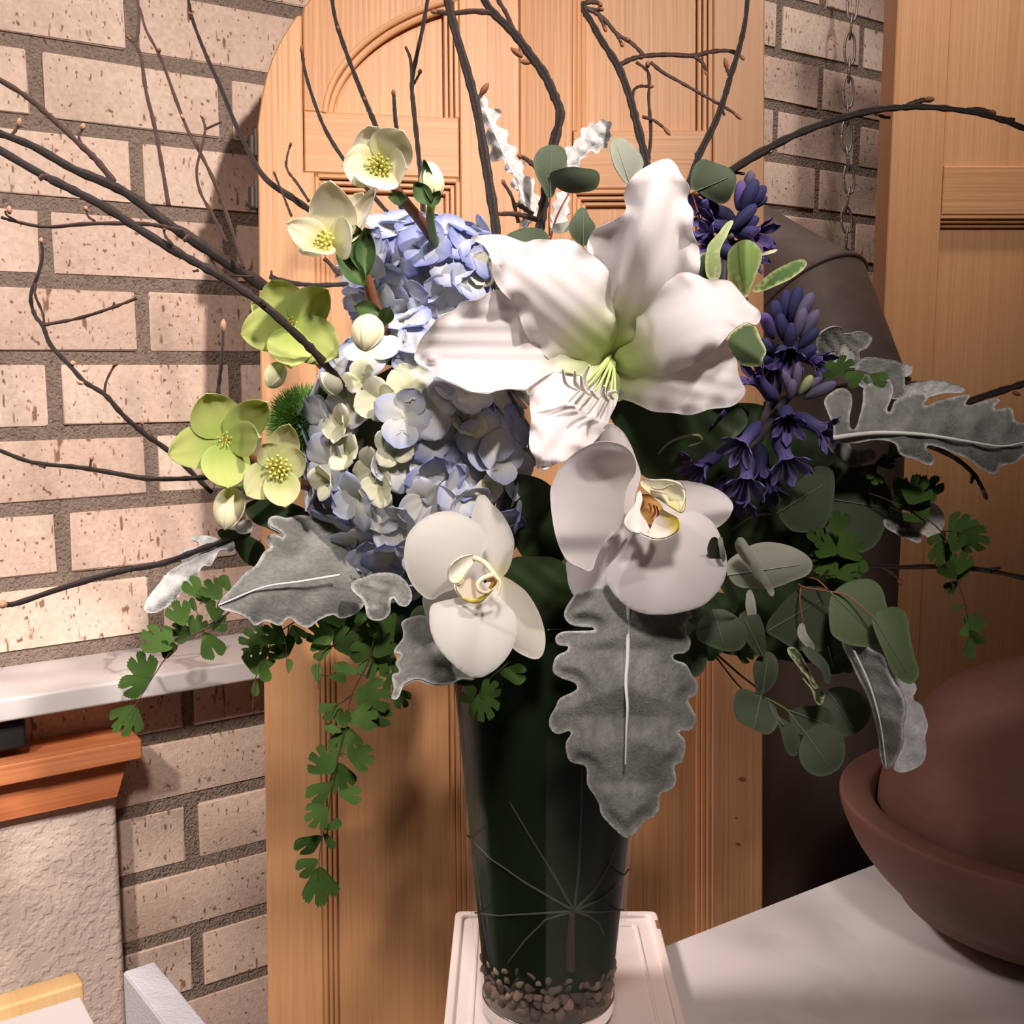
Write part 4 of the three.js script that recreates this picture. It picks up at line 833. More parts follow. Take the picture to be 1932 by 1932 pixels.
{
  const cb = [0.66, 0.66, 0.36], ct = [0.84, 0.77, 0.5];
  const b1 = budThing('upright cream hellebore bud to the right of the topmost bloom', [818, 372, 0.6], [812, 305, 0.6], 48, cb, ct, [[812, 385, 782, 345, 34], [815, 380, 800, 302, 22], [812, 390, 830, 360, 20]]);
  part('stem', local(rod([at(818, 372, 0.6), at(812, 400, 0.605), at(822, 470, 0.66)], [0.0022, 0.0026], 7), b1), M.stemGreen, b1);
  budThing('round cream hellebore bud in front of the upper hydrangea', [700, 600, 0.572], [686, 662, 0.566], 62, ct, ct);
  const b3 = budThing('drooping cream hellebore bud under the lower green hellebore', [440, 925, 0.588], [424, 1000, 0.58], 58, [0.7, 0.7, 0.4], ct);
  part('stem', local(rod([at(440, 926, 0.588), at(470, 915, 0.61), at(560, 930, 0.66)], [0.0018, 0.0022], 7), b3), M.stemGreen, b3);
  const b4 = budThing('small pale green bud between the upper green hellebore and the hydrangea', [640, 738, 0.6], [606, 702, 0.592], 38, [0.72, 0.74, 0.5], [0.84, 0.84, 0.66]);
  part('stem', local(rod([at(640, 738, 0.6), at(690, 780, 0.66)], [0.0018, 0.0022], 7), b4), M.stemGreen, b4);
  const b5 = budThing('pale green bud hanging below the upper green hellebore', [530, 690, 0.6], [506, 730, 0.594], 42, [0.6, 0.66, 0.3], [0.78, 0.78, 0.48]);
}

// ---------------------------------------------------------------- hydrangeas
{
  const kinds = [   // base, middle, tip of the petal
    [[0.78, 0.78, 0.66], [0.62, 0.65, 0.74], [0.3, 0.36, 0.66]],
    [[0.76, 0.77, 0.68], [0.68, 0.70, 0.74], [0.46, 0.51, 0.72]],
    [[0.78, 0.78, 0.66], [0.76, 0.76, 0.76], [0.66, 0.69, 0.8]],
    [[0.70, 0.72, 0.44], [0.78, 0.77, 0.58], [0.8, 0.79, 0.66]],
    [[0.56, 0.58, 0.66], [0.42, 0.46, 0.7], [0.24, 0.29, 0.6]],
  ];
  const geos = kinds.map((k, n) => [0, 1].map((v) => blade({ nS: 8, nQ: 8, th: 0.02, prof: (s) => 0.53 * Math.pow(Math.sin(Math.PI * clamp(0.035 + 0.95 * Math.pow(s, 1.15))), 0.62), z: (s, q) => (v ? -0.12 : 0.05) * s * s + 0.05 * Math.sin(s * 3) - 0.07 * q * q * s * (v ? 1 : -0.9) + 0.012 * Math.sin(q * 7 + s * 4), c: (s, q) => { const t = clamp(s * 0.95 + 0.3 * q * q * s + 0.06 * Math.sin(q * 9)), vn = 1 - 0.07 * Math.pow(Math.abs(Math.cos(q * 8)), 8); return (t < 0.55 ? mixc(k[0], k[1], t / 0.55) : mixc(k[1], k[2], (t - 0.55) / 0.45)).map((x) => x * vn); } })));
  const eye = new THREE.SphereGeometry(0.0011, 8, 6), eyeM = std({ color: new THREE.Color('#b8b48e'), roughness: 0.7 });
  function head(label, c, rx, ry, rz, n, size, tones, skip) {
    const C = at(...c), t = thing('hydrangea', label, 'flower', 'hydrangea heads', C.clone()), px = c[2] / FOCAL;
    part('stem', rod([V(0, 0, 0), V(0, -0.02, -0.01), MOUTH.clone().sub(C).add(V(c[0] < 1000 ? -0.015 : 0.015, 0, 0))], [0.003, 0.004], 8), M.stemGreen, t);
    const core = part('core', new THREE.SphereGeometry(1, 24, 18).scale(rx * px * 0.72, ry * px * 0.72, rz * 0.72), std({ color: new THREE.Color(0.13, 0.16, 0.09), roughness: 0.9 }), t);
    for (let i = 0; i < n; i++) {
      const y = 1 - 2 * (i + 0.5) / n, r = Math.sqrt(1 - y * y), a = i * 2.39996 + rr(-0.15, 0.15);
      const u = V(Math.cos(a) * r, y, Math.sin(a) * r);
      if (u.z < -0.25) continue;
      const k = rr(0.84, 1.04), p = V(u.x * rx * px * k, u.y * ry * px * k, u.z * rz * k), nrm = V(u.x / rx, u.y / ry, u.z / (rz / px)).normalize().add(V(rr(-0.34, 0.34), rr(-0.34, 0.34), rr(-0.2, 0.3))).normalize();
      if (skip && skip(p.clone().add(C))) continue;
      const fl = sub('floret', t); fl.position.copy(p);
      fl.quaternion.setFromUnitVectors(V(0, 0, 1), nrm).multiply(new THREE.Quaternion().setFromAxisAngle(V(0, 0, 1), rr(0, 6.28)));
      const kind = tones(u, rnd()), small = kind === 3 ? 0.72 : 1;
      for (let q = 0; q < 4; q++) {
        const L = size * rr(0.88, 1.1) * small, m = part('petal', geos[kind][rnd() < 0.5 ? 0 : 1], M.petal, fl);
        m.rotation.order = 'ZXY'; m.rotation.z = q * 1.5708 + rr(-0.16, 0.16); m.rotation.x = rr(-0.05, 0.42) + (kind === 3 ? 0.35 : 0);
        m.scale.set(L * rr(0.88, 1.1), L, L); m.position.z = q % 2 ? 0.0006 : 0;
      }
      part('eye', eye, eyeM, fl);
    }
    return t;
  }
  head('large pale blue and white hydrangea head on the left of the bouquet', [790, 862, 0.665], 208, 246, 0.075, 225, 0.0178, (u, r) => (r < 0.22 ? 0 : r < 0.42 ? 1 : r < 0.74 ? 2 : r < 0.93 || (u.y > 0.5 && u.x < -0.1) ? 3 : 4));
  head('smaller lavender blue hydrangea head behind, below the topmost hellebores', [800, 530, 0.7], 140, 110, 0.05, 112, 0.0182, (u, r) => (u.y > 0.25 ? (r < 0.55 ? 4 : r < 0.85 ? 0 : 1) : r < 0.25 ? 0 : r < 0.55 ? 1 : r < 0.85 ? 2 : 3));
}

// ---------------------------------------------------------------- green trick dianthus
{
  const C = at(578, 800, 0.645), t = thing('green_dianthus', 'fluffy bright green dianthus ball beside the big hydrangea', 'flower', null, C.clone()), R = 0.021;
  part('core', new THREE.SphereGeometry(R * 0.75, 20, 14), std({ color: new THREE.Color(0.13, 0.28, 0.05), roughness: 0.9 }), t);
  const fib = rod([V(0, 0, 0), V(0.0004, 0.004, 0), V(0.0016, 0.0082, 0)], [0.00028, 0.00024, 0.00008], 4, 0, 4), inst = new THREE.InstancedMesh(fib, std({ color: 0xffffff, roughness: 0.8 }), 2600), m = new THREE.Matrix4(), q = new THREE.Quaternion();
  for (let i = 0; i < 2600; i++) {
    const y = 1 - 2 * (i + 0.5) / 2600, r = Math.sqrt(1 - y * y), a = i * 2.39996, u = V(Math.cos(a) * r, y, Math.sin(a) * r);
    q.setFromUnitVectors(V(0, 1, 0), u.clone().add(V(rr(-0.4, 0.4), rr(-0.4, 0.4), rr(-0.4, 0.4))).normalize()).multiply(new THREE.Quaternion().setFromAxisAngle(V(0, 1, 0), rr(0, 6.28)));
    m.compose(u.multiplyScalar(R * 0.72), q, V(1, 1, 1).multiplyScalar(rr(0.8, 1.25))); inst.setMatrixAt(i, m);
    inst.setColorAt(i, new THREE.Color(...mixc([0.08, 0.2, 0.03], [0.22, 0.42, 0.08], rnd())));
  }
  inst.name = 'filaments'; inst.userData.kind = 'stuff'; inst.castShadow = inst.receiveShadow = true; t.add(inst);
  part('stem', rod([V(0, 0, 0), V(0.03, -0.04, -0.01), MOUTH.clone().sub(C).add(V(-0.03, 0, 0))], [0.0016, 0.002], 6), M.stemGreen, t);
}

// ---------------------------------------------------------------- hyacinths
{
  // unit bell along +y: tube that opens into six curled lobes
  const bell = (tube, tip, flare) => {
    const out = [];
    for (let k = 0; k < 6; k++) {
      const g = blade({ nS: 14, nQ: 4, th: 0.014, prof: () => 1, c: (s, q) => mixc(mixc(tube, tip, sstep(0.25, 0.95, s)), tube, 0.55 * Math.exp(-q * q * 12) * sstep(0.3, 0.8, s)) }), p = g.attributes.position;
      for (let i = 0; i < p.count; i++) {
        const q = p.getX(i), s = clamp(p.getY(i)), off = p.getZ(i), lobe = sstep(0.5, 1, s), wid = s < 0.5 ? 1 : Math.pow(Math.max(0, 1 - Math.pow((s - 0.5) / 0.52, 2.2)), 0.5) * 0.95;
        const r = 0.1 + 0.08 * sstep(0, 0.2, s) - 0.03 * sstep(0.2, 0.5, s) + flare * Math.pow(lobe, 1.3) + off, y = s * 1.0 - 0.12 * sstep(0.8, 1, s) * flare * 2 - 0.04 * q * q * lobe;
        const a = (k + 0.5 * q * wid * (s < 0.5 ? 1.04 : 1)) * 1.0472;
        const curlIn = r - 0.05 * q * q * lobe;
        p.setXYZ(i, Math.cos(a) * curlIn, y, Math.sin(a) * curlIn);
      }
      g.computeVertexNormals(); out.push(g);
    }
    return mergeGeometries(out);
  };
  const DARK = [0.016, 0.016, 0.05], BLUE = [0.034, 0.034, 0.105], VIO = [0.11, 0.07, 0.235], LIGHT = [0.2, 0.16, 0.4], GREY = [0.075, 0.07, 0.1], GRN = [0.22, 0.26, 0.14];
  const bellGeo = [bell(BLUE, VIO, 0.26), bell(BLUE, LIGHT, 0.34), bell(DARK, [0.1, 0.075, 0.24], 0.24)];
  const budGeo = (a, b) => { const g = new THREE.SphereGeometry(0.5, 18, 14), p = g.attributes.position, c = []; for (let i = 0; i < p.count; i++) { const x = p.getX(i), y = p.getY(i) + 0.5, z = p.getZ(i), an = Math.atan2(z, x), k = 0.46 * (1 - 0.12 * Math.pow(Math.abs(Math.cos(an * 3)), 6)) * (0.75 + 0.35 * y); p.setXYZ(i, x * k * 1.5, y, z * k * 1.5); c.push(...mixc(a, b, sstep(0.1, 0.9, y))); } g.setAttribute('color', new THREE.Float32BufferAttribute(c, 3)); g.computeVertexNormals(); return g; };
  const buds = [budGeo(DARK, BLUE), budGeo(GREY, [0.12, 0.105, 0.18]), budGeo(GRN, [0.36, 0.4, 0.2]), budGeo([0.05, 0.05, 0.16], VIO)];
  function spike(label, stem, bells, budList, base) {
    const t = thing('hyacinth', label, 'flower', 'hyacinth spikes', at(base[0], base[1], base[2]));
    part('stem', local(trace(...stem), t), M.hyStem, t);
    for (const [x0, y0, x1, y1, d0, d1, w, k] of bells) stand(part('bell', bellGeo[k], M.thick, t), at(x0, y0, d0).sub(t.position), at(x1, y1, d1).sub(t.position), V(0.3, 0.3, 1), 1.5 * w * d0 / FOCAL, 1.5 * w * d0 / FOCAL);
    for (const [x0, y0, x1, y1, d, w, k] of budList) stand(part('bud', buds[k], M.thick, t), at(x0, y0, d).sub(t.position), at(x1, y1, d - 0.004).sub(t.position), V(0.1, 0.2, 1), w * d / FOCAL, w * d / FOCAL);
  }
  M.hyStem = std({ color: new THREE.Color(0.06, 0.05, 0.06), roughness: 0.6 });
  spike('dark blue hyacinth tip rising above the right petal of the amaryllis', [[1360, 560, 1372, 470, 1395, 410, 1420, 350], [0.66, 0.66], [9, 8, 5], 8],
    [[1385, 418, 1302, 372, 0.655, 0.64, 62, 2], [1378, 432, 1318, 420, 0.65, 0.635, 55, 2], [1385, 430, 1454, 452, 0.65, 0.635, 66, 0], [1372, 470, 1316, 448, 0.65, 0.635, 62, 2], [1380, 460, 1452, 492, 0.66, 0.65, 52, 2]],
    [[1398, 400, 1428, 338, 0.648, 40, 0], [1412, 395, 1444, 350, 0.652, 36, 0], [1392, 398, 1400, 340, 0.655, 36, 3], [1405, 360, 1420, 322, 0.66, 30, 1], [1378, 436, 1427, 386, 0.64, 38, 0], [1385, 440, 1432, 410, 0.645, 34, 0], [1400, 396, 1448, 372, 0.655, 32, 0], [1366, 490, 1372, 460, 0.645, 44, 0]], [1372, 470, 0.66]);
  spike('dark violet hyacinth spike of packed buds right of the amaryllis', [[1440, 800, 1470, 720, 1485, 640, 1500, 570], [0.665, 0.655], [10, 9, 6], 8],
    [[1500, 660, 1566, 694, 0.64, 0.625, 56, 2], [1470, 655, 1448, 720, 0.65, 0.64, 56, 2], [1492, 640, 1488, 690, 0.64, 0.615, 58, 2]],
    [[1490, 610, 1508, 540, 0.645, 40, 0], [1500, 610, 1534, 552, 0.642, 38, 1], [1478, 610, 1484, 546, 0.648, 38, 0], [1466, 620, 1462, 566, 0.645, 38, 0], [1460, 640, 1440, 590, 0.645, 38, 3], [1480, 645, 1470, 590, 0.632, 36, 0], [1498, 640, 1518, 580, 0.63, 36, 1], [1510, 640, 1544, 584, 0.635, 36, 1], [1500, 660, 1545, 620, 0.635, 36, 0], [1488, 660, 1494, 608, 0.625, 36, 0], [1462, 668, 1436, 640, 0.64, 38, 0], [1505, 680, 1540, 652, 0.632, 34, 0], [1455, 690, 1440, 668, 0.645, 38, 0], [1478, 690, 1475, 650, 0.628, 38, 0]], [1470, 720, 0.66]);
  spike('open violet blue hyacinth spike with nodding bells, lower right of the amaryllis', [[1380, 880, 1430, 830, 1465, 775, 1505, 735], [0.645, 0.625], [9, 8, 5], 8],
    [[1466, 756, 1408, 694, 0.622, 0.605, 52, 0], [1482, 770, 1490, 815, 0.618, 0.592, 56, 0], [1500, 783, 1580, 826, 0.618, 0.6, 54, 1], [1432, 800, 1380, 862, 0.62, 0.602, 52, 1], [1412, 858, 1404, 938, 0.618, 0.6, 58, 1], [1466, 820, 1496, 900, 0.612, 0.594, 62, 1], [1362, 848, 1300, 902, 0.63, 0.615, 54, 0], [1432, 840, 1446, 920, 0.63, 0.62, 56, 2], [1408, 782, 1338, 772, 0.632, 0.62, 54, 2], [1340, 830, 1278, 880, 0.64, 0.63, 56, 2], [1400, 900, 1396, 972, 0.625, 0.615, 58, 0], [1330, 860, 1268, 852, 0.65, 0.645, 56, 2], [1450, 880, 1462, 950, 0.632, 0.624, 56, 2], [1370, 900, 1350, 960, 0.64, 0.632, 56, 2]],
    [[1494, 745, 1478, 700, 0.618, 28, 1], [1498, 742, 1508, 682, 0.622, 28, 1], [1508, 745, 1532, 708, 0.615, 28, 2], [1515, 752, 1578, 722, 0.618, 36, 1], [1490, 755, 1496, 715, 0.61, 30, 1], [1515, 742, 1548, 712, 0.622, 26, 1]], [1440, 820, 0.635]);
}

// ---------------------------------------------------------------- dusty miller
{
  const G1 = [0.21, 0.215, 0.195], G2 = [0.32, 0.32, 0.295], EDGE = [0.78, 0.77, 0.75], BACK = [0.70, 0.70, 0.67];
  const felt = (a, b, edge = 5) => (s, q, e) => mixc(mixc(a, b, clamp(0.3 + 0.35 * Math.sin(s * 9 + q * 5))), EDGE, sstep(edge, 0, e) * 0.75);
  function miller(label, flat, b, t, d, o, ribs, parts2) {
    const th = thing('dusty_miller_leaf', label, 'leaf', 'dusty miller leaves', at(b[0], b[1], d[0]));
    part('leaf_blade', local(sheet(flat, { b, t, d, h: 6, th: 0.0011, vein: 0.0016, c: felt(G1, G2), ...o }), th), M.felt, th);
    for (const [f, dd, r] of ribs ?? []) part('midrib', local(trace(f, dd.map((x) => x - 0.0014), r, 6), th), M.rib, th, 'pale midrib');
    for (const [f2, b2, t2, d2, o2] of parts2 ?? []) part('leaf_blade', local(sheet(f2, { b: b2, t: t2, d: d2, h: 6, th: 0.0011, vein: 0.0012, c: felt(BACK, [0.8, 0.79, 0.77]), ...o2 }), th), M.felt, th, 'whiter folded side');
    return th;
  }
  M.rib = std({ color: new THREE.Color(0.72, 0.71, 0.68), roughness: 1 });
  miller('largest dusty miller leaf, hanging tip down in front of the glass vase', [1090, 1118, 1078, 1130, 1064, 1159, 1075, 1177, 1098, 1182, 1115, 1183, 1122, 1188, 1100, 1190, 1062, 1192, 1048, 1202, 1052, 1216, 1072, 1222, 1050, 1238, 1043, 1256, 1045, 1270, 1060, 1280, 1083, 1288, 1088, 1300, 1056, 1318, 1048, 1334, 1036, 1357, 1039, 1376, 1052, 1385, 1076, 1381, 1068, 1400, 1068, 1418, 1076, 1437, 1096, 1443, 1106, 1448, 1108, 1480, 1121, 1501, 1130, 1518, 1134, 1536, 1147, 1552, 1163, 1568, 1180, 1581, 1197, 1574, 1217, 1549, 1234, 1542, 1244, 1525, 1247, 1498, 1264, 1492, 1276, 1474, 1273, 1444, 1285, 1441, 1291, 1423, 1293, 1397, 1282, 1381, 1304, 1377, 1315, 1359, 1304, 1333, 1299, 1320, 1314, 1310, 1317, 1292, 1305, 1272, 1294, 1253, 1270, 1239, 1296, 1230, 1303, 1208, 1288, 1188, 1296, 1170, 1308, 1163, 1296, 1150, 1250, 1120, 1180, 1100], [1180, 1100], [1180, 1582], [0.575, 0.555], { bow: -0.006, cup: 0.006, w: 125, z: (s, q, e) => 0.004 * sstep(10, 30, e) * Math.abs(Math.sin(s * 12)) * -1, c: felt(G1, G2) },
    [[[1186, 1120, 1184, 1240, 1181, 1290, 1184, 1335, 1182, 1375, 1180, 1442], [0.5715, 0.5625, 0.5555, 0.549, 0.547, 0.5465], [4.5, 3.2, 1.6]]]);
  miller('grey dusty miller leaf pointing left under the big hydrangea', [413, 1142, 434, 1115, 444, 1102, 461, 1082, 481, 1068, 498, 1041, 511, 1031, 504, 1021, 505, 1011, 518, 1007, 535, 1013, 528, 1002, 508, 990, 507, 978, 521, 973, 541, 977, 565, 972, 610, 980, 660, 1020, 705, 1070, 700, 1105, 688, 1122, 686, 1142, 669, 1159, 642, 1167, 629, 1160, 602, 1170, 582, 1184, 561, 1177, 545, 1166, 528, 1180, 501, 1172, 481, 1180, 467, 1167, 447, 1157, 420, 1150], [690, 1085], [412, 1143], [0.632, 0.555], { w: 70, cup: 0.008, bow: -0.006, vn: 4, c: felt(G1, G2) },
    [[[412, 1142, 500, 1107, 560, 1098, 640, 1085], [0.5555, 0.574, 0.586, 0.606], [1.4, 2, 2.6]]]);
  miller('pale narrow dusty miller leaf reaching to the lower left in front of the brick wall', [272, 1151, 277, 1131, 300, 1101, 320, 1077, 343, 1061, 337, 1047, 340, 1040, 360, 1034, 377, 1027, 360, 1014, 383, 1010, 407, 1014, 422, 1022, 440, 1020, 440, 1040, 417, 1038, 407, 1051, 397, 1068, 383, 1068, 370, 1091, 350, 1111, 333, 1131, 320, 1141, 300, 1154, 283, 1157], [435, 1030], [272, 1154], [0.62, 0.595], { w: 40, fold: 0.012, c: felt([0.5, 0.5, 0.48], [0.66, 0.65, 0.64]) }, null,
    [[[444, 992, 455, 983, 472, 981, 477, 992, 476, 1001, 460, 1008, 448, 1004], [475, 990], [444, 996], [0.625, 0.62], {}]]);
  miller('short dusty miller leaf curling under the smaller orchid at the vase rim', [739, 1318, 743, 1297, 740, 1273, 753, 1267, 746, 1250, 757, 1236, 743, 1230, 760, 1203, 760, 1189, 757, 1176, 770, 1166, 804, 1163, 830, 1200, 860, 1243, 895, 1270, 897, 1281, 871, 1281, 851, 1290, 817, 1290, 787, 1281, 763, 1291, 757, 1304, 750, 1318], [870, 1170], [742, 1316], [0.6, 0.575], { w: 60, cup: 0.01, vn: 3, z: (s, q, e, x, y) => -0.014 * sstep(1255, 1300, y), c: felt(G1, G2) });
  miller('dark grey dusty miller leaf tucked in shade below the big hydrangea', [662, 1105, 689, 1088, 723, 1080, 757, 1088, 777, 1119, 770, 1142, 753, 1142, 740, 1129, 736, 1156, 720, 1170, 696, 1166, 686, 1135], [760, 1080], [700, 1172], [0.61, 0.6], { w: 40, c: felt(G1, G2) });
  miller('long deeply lobed dusty miller leaf reaching right in front of the right door', [1572, 805, 1561, 777, 1555, 757, 1565, 743, 1588, 732, 1605, 742, 1608, 760, 1603, 787, 1605, 808, 1613, 809, 1621, 787, 1628, 757, 1631, 730, 1655, 720, 1675, 714, 1685, 733, 1681, 753, 1676, 777, 1688, 757, 1708, 747, 1738, 741, 1751, 750, 1743, 764, 1768, 757, 1795, 750, 1829, 746, 1822, 763, 1855, 757, 1886, 753, 1876, 770, 1908, 770, 1915, 793, 1934, 800, 1950, 830, 1934, 857, 1915, 873, 1888, 880, 1878, 894, 1855, 887, 1828, 867, 1795, 853, 1768, 843, 1748, 843, 1763, 867, 1755, 878, 1728, 867, 1698, 857, 1688, 837, 1655, 830, 1610, 836, 1576, 830], [1575, 822], [1950, 832], [0.6, 0.59], { w: 60, cup: 0.006, bow: -0.008, vn: 6, c: felt(G1, G2) },
    [[[1572, 826, 1650, 817, 1740, 820, 1820, 832, 1890, 842, 1932, 835], [0.5985, 0.5925, 0.5885, 0.5855, 0.587, 0.5885], [5, 4, 2.4, 1.6]]]);
  miller('grey green dusty miller leaf behind the violet hyacinth, against the stovepipe', [1540, 647, 1548, 630, 1571, 617, 1588, 619, 1592, 630, 1621, 626, 1643, 633, 1635, 657, 1621, 664, 1620, 692, 1575, 700, 1545, 690], [1560, 700], [1625, 625], [0.66, 0.65], { w: 40, cup: -0.006, c: felt(G1, G2) }, null,
    [[[1566, 688, 1567, 668, 1577, 662, 1580, 672, 1590, 652, 1600, 652, 1604, 664, 1610, 662, 1612, 680, 1606, 698, 1588, 692, 1575, 696], [1588, 698], [1592, 650], [0.645, 0.64], {}]]);
  miller('broad dusty miller leaf edge in front of the stovepipe, above the long lobed leaf', [1610, 712, 1615, 693, 1625, 677, 1648, 674, 1668, 677, 1695, 682, 1706, 693, 1707, 717, 1706, 748, 1681, 752, 1651, 735, 1625, 730], [1600, 730], [1707, 715], [0.625, 0.615], { w: 36, c: felt(G1, G2, 4) }, null,
    [[[1700, 745, 1708, 728, 1738, 719, 1775, 717, 1796, 723, 1822, 733, 1815, 741, 1781, 742, 1740, 752, 1712, 752], [1700, 745], [1824, 734], [0.63, 0.62], { w: 20 }], [[1700, 690, 1712, 686, 1722, 692, 1718, 706, 1706, 710], [1700, 700], [1722, 692], [0.63, 0.628], {}]]);
  miller('folded dusty miller leaf hanging at lower right above the clay bowl', [1588, 1205, 1607, 1253, 1622, 1286, 1640, 1322, 1650, 1358, 1657, 1391, 1660, 1423, 1670, 1451, 1680, 1447, 1693, 1424, 1702, 1404, 1703, 1368, 1707, 1342, 1700, 1306, 1686, 1289, 1675, 1263, 1667, 1240, 1647, 1228, 1627, 1215, 1611, 1200], [1600, 1200], [1672, 1452], [0.595, 0.585], { w: 50, tilt: 0.01, fold: -0.006, c: felt(G1, G2) },
    [[[1600, 1205, 1640, 1290, 1660, 1360, 1672, 1445], [0.591, 0.586, 0.583, 0.583], [2.4, 1.6, 1]]],
    [[[1660, 1240, 1693, 1270, 1722, 1284, 1730, 1299, 1723, 1318, 1738, 1329, 1746, 1351, 1751, 1368, 1746, 1391, 1748, 1414, 1743, 1436, 1725, 1451, 1696, 1457, 1683, 1443, 1700, 1400, 1694, 1340, 1675, 1280], [1670, 1250], [1700, 1456], [0.604, 0.592], { w: 45, c: felt([0.58, 0.58, 0.6], [0.72, 0.71, 0.72]) }]]);
  miller('white feathery dusty miller leaf standing behind the upper hydrangea', [907, 187, 923, 196, 940, 213, 943, 233, 957, 257, 970, 280, 983, 307, 997, 333, 1017, 370, 1015, 405, 990, 425, 983, 383, 970, 350, 957, 317, 940, 303, 923, 293, 920, 267, 910, 233, 903, 200], [1012, 440], [908, 186], [0.73, 0.74], { w: 30, fold: 0.016, jag: [7, 36], vn: 8, vein: 0.004, c: felt([0.6, 0.59, 0.57], [0.74, 0.72, 0.7]) },
    [[[1000, 420, 975, 340, 950, 290, 920, 220], [0.724, 0.73, 0.735], [3, 2, 1.2]]]);
  miller('small white dusty miller leaf standing up left of the top amaryllis petal', [1067, 283, 1087, 267, 1103, 240, 1127, 230, 1147, 226, 1153, 237, 1153, 253, 1147, 273, 1127, 287, 1107, 290, 1093, 310, 1077, 317, 1067, 305], [1060, 320], [1152, 228], [0.72, 0.725], { w: 30, fold: 0.01, jag: [3.5, 22], vein: 0.003, c: felt([0.58, 0.58, 0.56], [0.7, 0.68, 0.67]) });
  miller('small white dusty miller tip between eucalyptus stems, left of the amaryllis', [1040, 430, 1043, 400, 1050, 370, 1067, 358, 1074, 387, 1071, 410, 1057, 428], [1050, 440], [1068, 360], [0.72, 0.725], { w: 18, jag: [3.5, 20], c: felt([0.66, 0.65, 0.64], [0.76, 0.75, 0.74]) });
  miller('grey dusty miller leaf with a white folded side, behind the right maidenhair frond', [1668, 990, 1674, 956, 1693, 961, 1709, 975, 1725, 995, 1739, 1011, 1735, 1024, 1715, 1018, 1693, 1008], [1668, 965], [1737, 1020], [0.635, 0.63], { w: 26, c: felt(G1, G2) }, null,
    [[[1717, 982, 1742, 969, 1755, 948, 1771, 956, 1782, 975, 1781, 992, 1764, 1014, 1748, 1012, 1730, 1000], [1717, 984], [1784, 980], [0.64, 0.635], { w: 24 }], [[1672, 952, 1686, 925, 1712, 910, 1740, 906, 1722, 925, 1700, 945], [1672, 952], [1740, 906], [0.645, 0.64], { w: 18 }]]);
  miller('small curled dusty miller leaf under the violet hyacinth', [1562, 835, 1595, 830, 1611, 847, 1648, 846, 1655, 860, 1641, 870, 1608, 881, 1586, 868], [1562, 845], [1656, 858], [0.62, 0.615], { w: 20, c: felt(G1, G2) });
}

